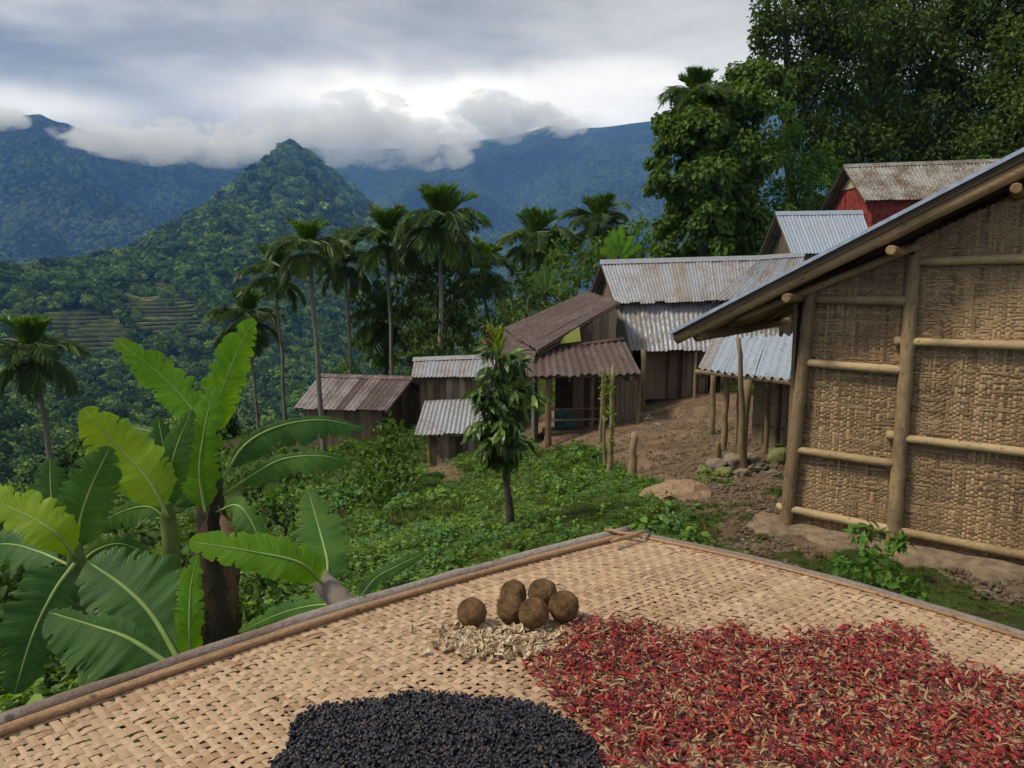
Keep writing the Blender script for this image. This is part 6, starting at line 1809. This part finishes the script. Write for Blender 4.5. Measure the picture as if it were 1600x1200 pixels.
# ================================================================== scattered ground cover (stuff)
def gn_scatter(name, pts, scl, rz, kinds, protos, label, cat, tilt=None):
    me = bpy.data.meshes.new(name); me.from_pydata(np.asarray(pts).tolist(), [], [])
    o = bpy.data.objects.new(name, me); COL.objects.link(o)
    a = me.attributes.new('scl', 'FLOAT', 'POINT'); a.data.foreach_set('value', np.asarray(scl, np.float32))
    a = me.attributes.new('rot', 'FLOAT_VECTOR', 'POINT'); rv = np.zeros((len(pts), 3), np.float32); rv[:, 2] = rz
    if tilt is not None: rv[:, :2] = tilt
    a.data.foreach_set('vector', rv.ravel())
    a = me.attributes.new('kd', 'INT', 'POINT'); a.data.foreach_set('value', np.asarray(kinds, np.int32))
    ng = bpy.data.node_groups.new(name, 'GeometryNodeTree')
    ng.interface.new_socket('Geometry', in_out='INPUT', socket_type='NodeSocketGeometry'); ng.interface.new_socket('Geometry', in_out='OUTPUT', socket_type='NodeSocketGeometry')
    gi = ng.nodes.new('NodeGroupInput'); go = ng.nodes.new('NodeGroupOutput'); jn = ng.nodes.new('GeometryNodeJoinGeometry')
    def attr(nm, ty):
        q = ng.nodes.new('GeometryNodeInputNamedAttribute'); q.data_type = ty; q.inputs[0].default_value = nm
        return [s_ for s_ in q.outputs if s_.enabled and s_.name == 'Attribute'][0]
    sA, rA, kA = attr('scl', 'FLOAT'), attr('rot', 'FLOAT_VECTOR'), attr('kd', 'INT')
    for i, pm in enumerate(protos):
        po = bpy.data.objects.new('proto', pm)
        oi = ng.nodes.new('GeometryNodeObjectInfo'); oi.inputs['Object'].default_value = po; oi.inputs['As Instance'].default_value = True
        ip = ng.nodes.new('GeometryNodeInstanceOnPoints')
        cp = ng.nodes.new('FunctionNodeCompare'); cp.data_type = 'INT'; cp.operation = 'EQUAL'
        ci = [s_ for s_ in cp.inputs if s_.enabled]
        ng.links.new(kA, ci[0]); ci[1].default_value = i
        ng.links.new(gi.outputs[0], ip.inputs['Points']); ng.links.new(cp.outputs[0], ip.inputs['Selection']); ng.links.new(oi.outputs['Geometry'], ip.inputs['Instance'])
        ng.links.new(rA, ip.inputs['Rotation']); ng.links.new(sA, ip.inputs['Scale']); ng.links.new(ip.outputs[0], jn.inputs[0])
    ng.links.new(jn.outputs[0], go.inputs[0])
    md = o.modifiers.new('scatter', 'NODES'); md.node_group = ng
    return tag(o, label, cat, kind='stuff')

def plantproto(kind, seed, mat):
    rs = np.random.default_rng(seed)
    if kind == 'broad':
        n = 34; h_ = rs.uniform(.05, .42, n); a = rs.uniform(0, 6.283, n); r_ = rs.uniform(.02, .2, n)
        C = np.stack([r_ * np.cos(a), r_ * np.sin(a), h_], -1); D = np.stack([np.cos(a), np.sin(a), rs.uniform(-.3, .5, n)], -1) + rs.normal(0, .3, (n, 3))
        L = rs.uniform(.08, .19, n); V, F = leafgeo(C, D, np.tile([0, 0, 1.], (n, 1)) + rs.normal(0, .35, (n, 3)), L, L * .62, 'full')
    elif kind == 'fern':
        Vs, Fs = [], []; b = 0
        for k in range(9):
            a = k / 9 * 6.283 + rs.uniform(-.3, .3); n = 11; s = np.linspace(.15, 1, n); ln = rs.uniform(.28, .5)
            x = ln * s; z = ln * (.9 * s - .75 * s * s)
            C = np.stack([x * math.cos(a), x * math.sin(a), z], -1); T = np.stack([np.full(n, math.cos(a)), np.full(n, math.sin(a)), .9 - 1.5 * s], -1)
            for sd in (-1, 1):
                lat = np.array([-math.sin(a), math.cos(a), 0]) * sd
                L = .11 * np.sin(np.pi * (s * .8 + .15)); V, F = leafgeo(C, T * .5 + lat[None], np.tile([0, 0, 1.], (n, 1)), L, L * .3)
                Vs.append(V); Fs.append(F + b); b += len(V)
        V = np.concatenate(Vs); F = np.concatenate(Fs)
    elif kind == 'grass':
        n = 46; a = rs.uniform(0, 6.283, n); r_ = rs.uniform(0, .12, n) ** 1
        C = np.stack([r_ * np.cos(a), r_ * np.sin(a), -.01 + 0 * r_], -1); D = np.stack([np.cos(a) * .5, np.sin(a) * .5, np.ones(n)], -1) + rs.normal(0, .25, (n, 3))
        L = rs.uniform(.10, .30, n); V, F = leafgeo(C, D, np.stack([np.cos(a), np.sin(a), .3 + 0 * a], -1), L, L * .06 + .006)
    else:
        n = 80; a = rs.uniform(0, 6.283, n); r_ = rs.uniform(0, 1, n) ** .6 * .34
        C = np.stack([r_ * np.cos(a), r_ * np.sin(a), rs.uniform(.005, .12, n) * (1.1 - r_ * 2.4)], -1); D = rs.normal(0, 1, (n, 3)) * [1, 1, .35]
        L = rs.uniform(.03, .085, n); V, F = leafgeo(C, D, np.tile([0, 0, 1.], (n, 1)) + rs.normal(0, .4, (n, 3)), L, L * .6)
    return npmesh('plant_' + kind, V, F, M[mat])
rs = np.random.default_rng(77)
def ground_points(n, x0, x1, y0, y1, power=1.0):
    u = rs.uniform(0, 1, n); y = y0 * (y1 / y0) ** (u ** power); x = rs.uniform(-1, 1, n)
    return x, y
# sample so that the number per picture area stays even
N_ = 60000
y = 4.5 * (34 / 4.5) ** (rs.uniform(0, 1, N_) ** .75); x = rs.uniform(-1.0, 1.0, N_) * y
z = hh(x, y); px_, py_ = projn(np.stack([x, y, z], -1))
dmm = dirtmask(x, y, z)
hutside = ((x - A0.x) * (-hn.x) + (y - A0.y) * (-hn.y))
inhut = (hutside > -.42) & (hutside < 4) & (((x - A0.x) * hd.x + (y - A0.y) * hd.y) > -.4)
cl_ = .5 + .5 * fbm(x * .8, y * .8, oct=3, seed=91)
undert = (np.abs(x - .1) < 2.2) & (y < 3.2)
keep = (~inhut) & (~undert) & (px_ > -250) & (px_ < 1850) & (py_ < 1400)
pr = np.where(dmm > .9, .012, np.where(dmm > .5, .20, 1.0))
# the yard right of the path is thinner
right = (px_ > 1080) & (y < 12); pr = np.where(right & (dmm < .5), .85, pr)
keep &= rs.uniform(0, 1, N_) < pr
x, y, z, px_, py_, dmm, cl_, right = [q[keep] for q in (x, y, z, px_, py_, dmm, cl_, right)]
n_ = len(x)
kd = np.empty(n_, int); r1 = rs.uniform(0, 1, n_)
kd = np.where(cl_ > .52, np.where(r1 < .13, 0, np.where(r1 < .22, 1, np.where(r1 < .48, 2, np.where(r1 < .56, 3, np.where(r1 < .88, 4, 6))))), np.where(r1 < .06, 0, np.where(r1 < .26, 2, np.where(r1 < .36, 3, np.where(r1 < .78, 4, np.where(r1 < .95, 6, 5))))))
low = right | (dmm > .4)
kd = np.where(low, np.where(r1 < .45, 4, np.where(r1 < .55, 5, 6)), kd)
sc = rs.uniform(.45, 1.1, n_) * np.clip(.75 + .7 * fbm(x * .5, y * .5, oct=3, seed=123), .5, 1.5) * np.where(low, .55, 1.0) * np.clip(y / 9, .75, .95) * np.where((y < 11.5) & (x > .6), .62, 1)
print('ground plants', n_)
protos = [plantproto('broad', 1, 'weed'), plantproto('broad', 2, 'weedb'), plantproto('fern', 3, 'weed'), plantproto('fern', 4, 'leaf_mid'), plantproto('grass', 5, 'grass'), plantproto('grass', 6, 'dry'), plantproto('creep', 7, 'weed'), plantproto('broad', 8, 'dry')]
gn_scatter('ground_cover', np.stack([x, y, z - .01], -1), sc, rs.uniform(0, 6.283, n_), kd, protos, 'weeds, ferns and grass covering the slope between the tray and the village', 'ground cover', rs.normal(0, .16, (n_, 2)))
# clods and small stones on bare earth
N_ = 70000
y = 5 * (26 / 5) ** rs.uniform(0, 1, N_); x = rs.uniform(-.1, .75, N_) * y; z = hh(x, y); dmm = dirtmask(x, y, z); keep = (dmm > .4)
x, y, z = x[keep], y[keep], z[keep]; n_ = len(x)
def clod(seed, mat):
    bm = bmesh.new(); bmesh.ops.create_icosphere(bm, subdivisions=1, radius=1.0); r_ = np.random.default_rng(seed)
    for v in bm.verts: v.co *= r_.uniform(.7, 1.25); v.co.z *= .55
    me = bpy.data.meshes.new('clod'); bm.to_mesh(me); bm.free(); me.materials.append(M[mat]); return me
gn_scatter('clods', np.stack([x, y, z - .005], -1), .009 + .034 * rs.uniform(0, 1, n_) ** 4 + .0, rs.uniform(0, 6.283, n_), rs.integers(0, 3, n_), [clod(1, 'earth'), clod(2, 'earth'), clod(3, 'stone')], 'clods and pebbles on the bare path', 'pebbles')

# ================================================================== forests (stuff)
def crownproto(seed, n=240, leaf=.30, flat=.85):
    rs = np.random.default_rng(seed)
    nb = 9; bc = rdir(nb, rs) * rs.uniform(.25, .62, (nb, 1)); bc[:, 2] = np.abs(bc[:, 2]) * flat; br = rs.uniform(.32, .55, nb)
    Cs, Ds, Ns = [], [], []
    for k in range(nb):
        o = rdir(n // nb, rs); o[:, 2] = np.abs(o[:, 2]) * rs.choice([1, 1, 1, -1], n // nb)
        Cs.append(bc[k] + o * br[k] * rs.uniform(.8, 1.0, (len(o), 1))); Ds.append(np.cross(o, rdir(len(o), rs)) + o * .35); Ns.append(o + rdir(len(o), rs) * .35)
    C = np.concatenate(Cs); L = leaf * rs.uniform(.6, 1.2, len(C))
    V, F = leafgeo(C, np.concatenate(Ds), np.concatenate(Ns), L, L * .8)
    # inner bulk so that the crown is closed, one lump per branch
    base = len(V); Vs = [V]; Fs = [F]
    bm = bmesh.new(); bmesh.ops.create_icosphere(bm, subdivisions=1, radius=1.0); iv = np.array([v.co[:] for v in bm.verts]); jf = np.array([[v.index for v in f.verts] for f in bm.faces]); bm.free()
    for k in range(nb):
        Vs.append(bc[k] + iv * br[k] * .82); Fs.append(jf + base); base += len(iv)
    # trunk
    tv_ = np.array([(.06, 0, 0.), (-.03, .05, 0), (-.03, -.05, 0), (.06, 0, -1.4), (-.03, .05, -1.4), (-.03, -.05, -1.4)])
    Vs.append(tv_); Fs.append(np.array([(0, 1, 4), (0, 4, 3), (1, 2, 5), (1, 5, 4), (2, 0, 3), (2, 3, 5)]) + base)
    return npmesh('forest_crown', np.concatenate(Vs), np.concatenate(Fs), M['forest'])
CRP = [crownproto(200 + i) for i in range(7)] + [crownproto(300, 160, .5, 1.3)]
TERR_ALL = [[(62, 492), (110, 476), (175, 492), (215, 535), (222, 556), (100, 556), (80, 535)], [(185, 450), (240, 430), (290, 462), (325, 490), (310, 530), (235, 540), (200, 500)], [(200, 540), (300, 560), (330, 600), (250, 625), (215, 590)]]
TERR = TERR_ALL[:2]
def sample_grid(Agrid, n, wfun, rs):
    a, b_, c, d_ = Agrid[:-1, :-1], Agrid[:-1, 1:], Agrid[1:, 1:], Agrid[1:, :-1]
    ar = np.linalg.norm(np.cross(c - a, d_ - b_), axis=-1) / 2; cen = (a + b_ + c + d_) / 4
    w = (ar * wfun(cen)).ravel(); w /= w.sum()
    ids = rs.choice(len(w), n, p=w); i, j = np.unravel_index(ids, ar.shape)
    u, v = rs.uniform(0, 1, (n, 1)), rs.uniform(0, 1, (n, 1))
    return (a[i, j] * (1 - u) + b_[i, j] * u) * (1 - v) + (d_[i, j] * (1 - u) + c[i, j] * u) * v
def wf(cen):
    px_, py_ = projn(cen.reshape(-1, 3)); vis = (px_ > -350) & (px_ < 1100)
    return (vis / np.clip(cen.reshape(-1, 3)[:, 1], 250, 1400) ** 1.15).reshape(cen.shape[:-1])
rs = np.random.default_rng(3)
pts = sample_grid(RA, 42000, wf, rs)
px_, py_ = projn(pts)
tm = np.zeros(len(pts), bool)
for pl in TERR: tm |= inpoly(px_, py_, pl)
pts = pts[~tm | (rs.uniform(0, 1, len(pts)) < .05)]
dY = pts[:, 1]
scl = np.interp(dY, [180, 400, 900, 2000], [2.1, 3.4, 6.0, 8.5]) * rs.lognormal(0, .32, len(pts))
pts[:, 2] += scl * .1
gn_scatter('hillside_forest', pts, scl, rs.uniform(0, 6.283, len(pts)), rs.integers(0, 8, len(pts)), CRP, 'forest canopy covering the ridge that climbs to the pointed peak', 'forest', rs.normal(0, .12, (len(pts), 2)))
# valley side below the village, far edge of the near ground
N_ = 5200
xx = rs.uniform(-130, 30, N_); yy = rs.uniform(34, 170, N_); zz = hh(xx, yy); px_, py_ = projn(np.stack([xx, yy, zz], -1))
keep = ((yy > 62) | (xx < -17)) & (px_ > -400) & (px_ < 1000) & (xx > -1.1 * yy - 10)
keep &= ~((xx > 2) & (yy < 60))
xx, yy, zz = xx[keep], yy[keep], zz[keep]
s_ = np.interp(yy, [34, 80, 170], [1.1, 2.0, 3.0]) * rs.lognormal(0, .3, len(xx))
gn_scatter('valley_forest', np.stack([xx, yy, zz + .2 * s_], -1), s_, rs.uniform(0, 6.283, len(xx)), rs.integers(0, 8, len(xx)), [crownproto(400 + i, 1100, .12) for i in range(8)], 'dense trees filling the valley below the village', 'forest', rs.normal(0, .15, (len(xx), 2)))
# wooded slope behind the village and under the big trees
N_ = 2600
xx = rs.uniform(-4, 60, N_); yy = rs.uniform(30, 120, N_)
zz = hh(xx, yy)
keep = (yy > 36 + np.clip(xx, 0, 12) * .2) & ~((xx > 8) & (xx < 26) & (yy < 40))
xx, yy, zz = xx[keep], yy[keep], zz[keep]; s_ = rs.uniform(1.0, 2.0, len(xx)) * np.interp(yy, [36, 100], [.8, 1.8])
gn_scatter('wooded_slope', np.stack([xx, yy, zz + .3], -1), s_, rs.uniform(0, 6.283, len(xx)), rs.integers(0, 4, len(xx)), [crownproto(500 + i, 1100, .13) for i in range(4)], 'wooded slope rising behind the village roofs', 'forest')

# ------------------------------------------------------------------ terraced fields on the ridge
M['terr_wall'] = plain('terrace_bank', (.13, .12, .045), .95, .25, .4)
M['terr_top'] = plain('terrace_green', (.13, .18, .038), .95, .15, .45)
M['terr_bright'] = plain('terrace_rice', (.19, .27, .045), .95, .15, .35)
RAf = RA.reshape(-1, 3); RPX, RPY = projn(RAf); RPX = RPX.reshape(RA.shape[:2]); RPY = RPY.reshape(RA.shape[:2])
def bil(t_, s_):
    a = t_ * (RA.shape[0] - 1); b_ = s_ * (RA.shape[1] - 1)
    i = np.clip(a.astype(int), 0, RA.shape[0] - 2); j = np.clip(b_.astype(int), 0, RA.shape[1] - 2)
    fa, fb_ = (a - i)[:, None], (b_ - j)[:, None]
    return (RA[i, j] * (1 - fb_) + RA[i, j + 1] * fb_) * (1 - fa) + (RA[i + 1, j] * (1 - fb_) + RA[i + 1, j + 1] * fb_) * fa
labs = ['dull brown green stepped terraces on the left hillside', 'bright green stepped terraces higher on the hillside, right of the brown ones', 'small stepped terraces below the bright green ones']
for ti, pl in enumerate(TERR):
    ins_ = inpoly(RPX, RPY, pl)
    rows = np.where(ins_.any(1))[0]; cols = np.where(ins_.any(0))[0]
    if len(rows) < 2: print('no terrace', ti); continue
    t0, t1 = rows[0] / (RA.shape[0] - 1), rows[-1] / (RA.shape[0] - 1)
    zz_ = RA[..., 2]; zin = zz_[ins_]; zlo, zhi = np.percentile(zin, 3), np.percentile(zin, 97)
    st = [2.9, 2.7, 2.8][ti]; nlev = min(40, int((zhi - zlo) / st)); c_ = RA[ins_].mean(0)
    o = thing('terraced_field', labs[ti], 'terraced field', tuple(c_))
    def contour(z_):
        L = {}
        for j in cols:
            col = zz_[:, j]; cr = np.where((col[:-1] <= z_) & (col[1:] > z_))[0]
            if len(cr):
                i = cr[0]; f = (z_ - col[i]) / (col[i + 1] - col[i]); L[j] = (RA[i, j] * (1 - f) + RA[i + 1, j] * f, ins_[i, j])
        return L
    zk = zlo; k = 0
    while zk < zhi and k < 60:
        k += 1; stp = st; a_ = contour(zk)
        while True:
            b2_ = contour(zk + stp)
            tr_ = [float(np.hypot(*(b2_[j][0] - a_[j][0])[:2])) for j in cols if j in a_ and j in b2_ and a_[j][1]]
            if not tr_ or np.mean(tr_) < 11 or stp < .7: break
            stp *= .6
        z0_ = zk; zk += stp
        if tr_ and np.mean(tr_) > 13: continue
        js = [j for j in cols if j in a_ and j in b2_ and (a_[j][1] or b2_[j][1])]
        runs = []
        for j in js:
            if runs and j == runs[-1][-1] + 1: runs[-1].append(j)
            else: runs.append([j])
        for rn in runs:
            if len(rn) < 3: continue
            rn = rn[random.randint(0, 1):]
            pL = np.array([a_[j][0] for j in rn]); pU = np.array([b2_[j][0] for j in rn])
            if len(pL) > 4:
                for q_ in (pL, pU): q_[1:-1, :2] = (q_[:-2, :2] + 2 * q_[1:-1, :2] + q_[2:, :2]) / 4
            zt_ = z0_ + .55 * stp; n = len(rn)
            out_ = pL.copy(); out_[:, 2] = zt_; inn = pU.copy(); inn[:, 2] = zt_; low_ = pL.copy(); low_[:, 2] -= 2.0; low_[:, :2] -= (pU - pL)[:, :2] * .08
            V = np.concatenate([inn, out_, low_]); i = np.arange(n - 1)
            F = np.concatenate([np.stack([i, i + n, i + n + 1, i + 1], -1), np.stack([i + n, i + 2 * n, i + 2 * n + 1, i + n + 1], -1)])
            npobj('terrace', V, F, [M['terr_bright'] if ti == 1 else M['terr_top'], M['terr_wall']], o, mi=[0] * (n - 1) + [1] * (n - 1))
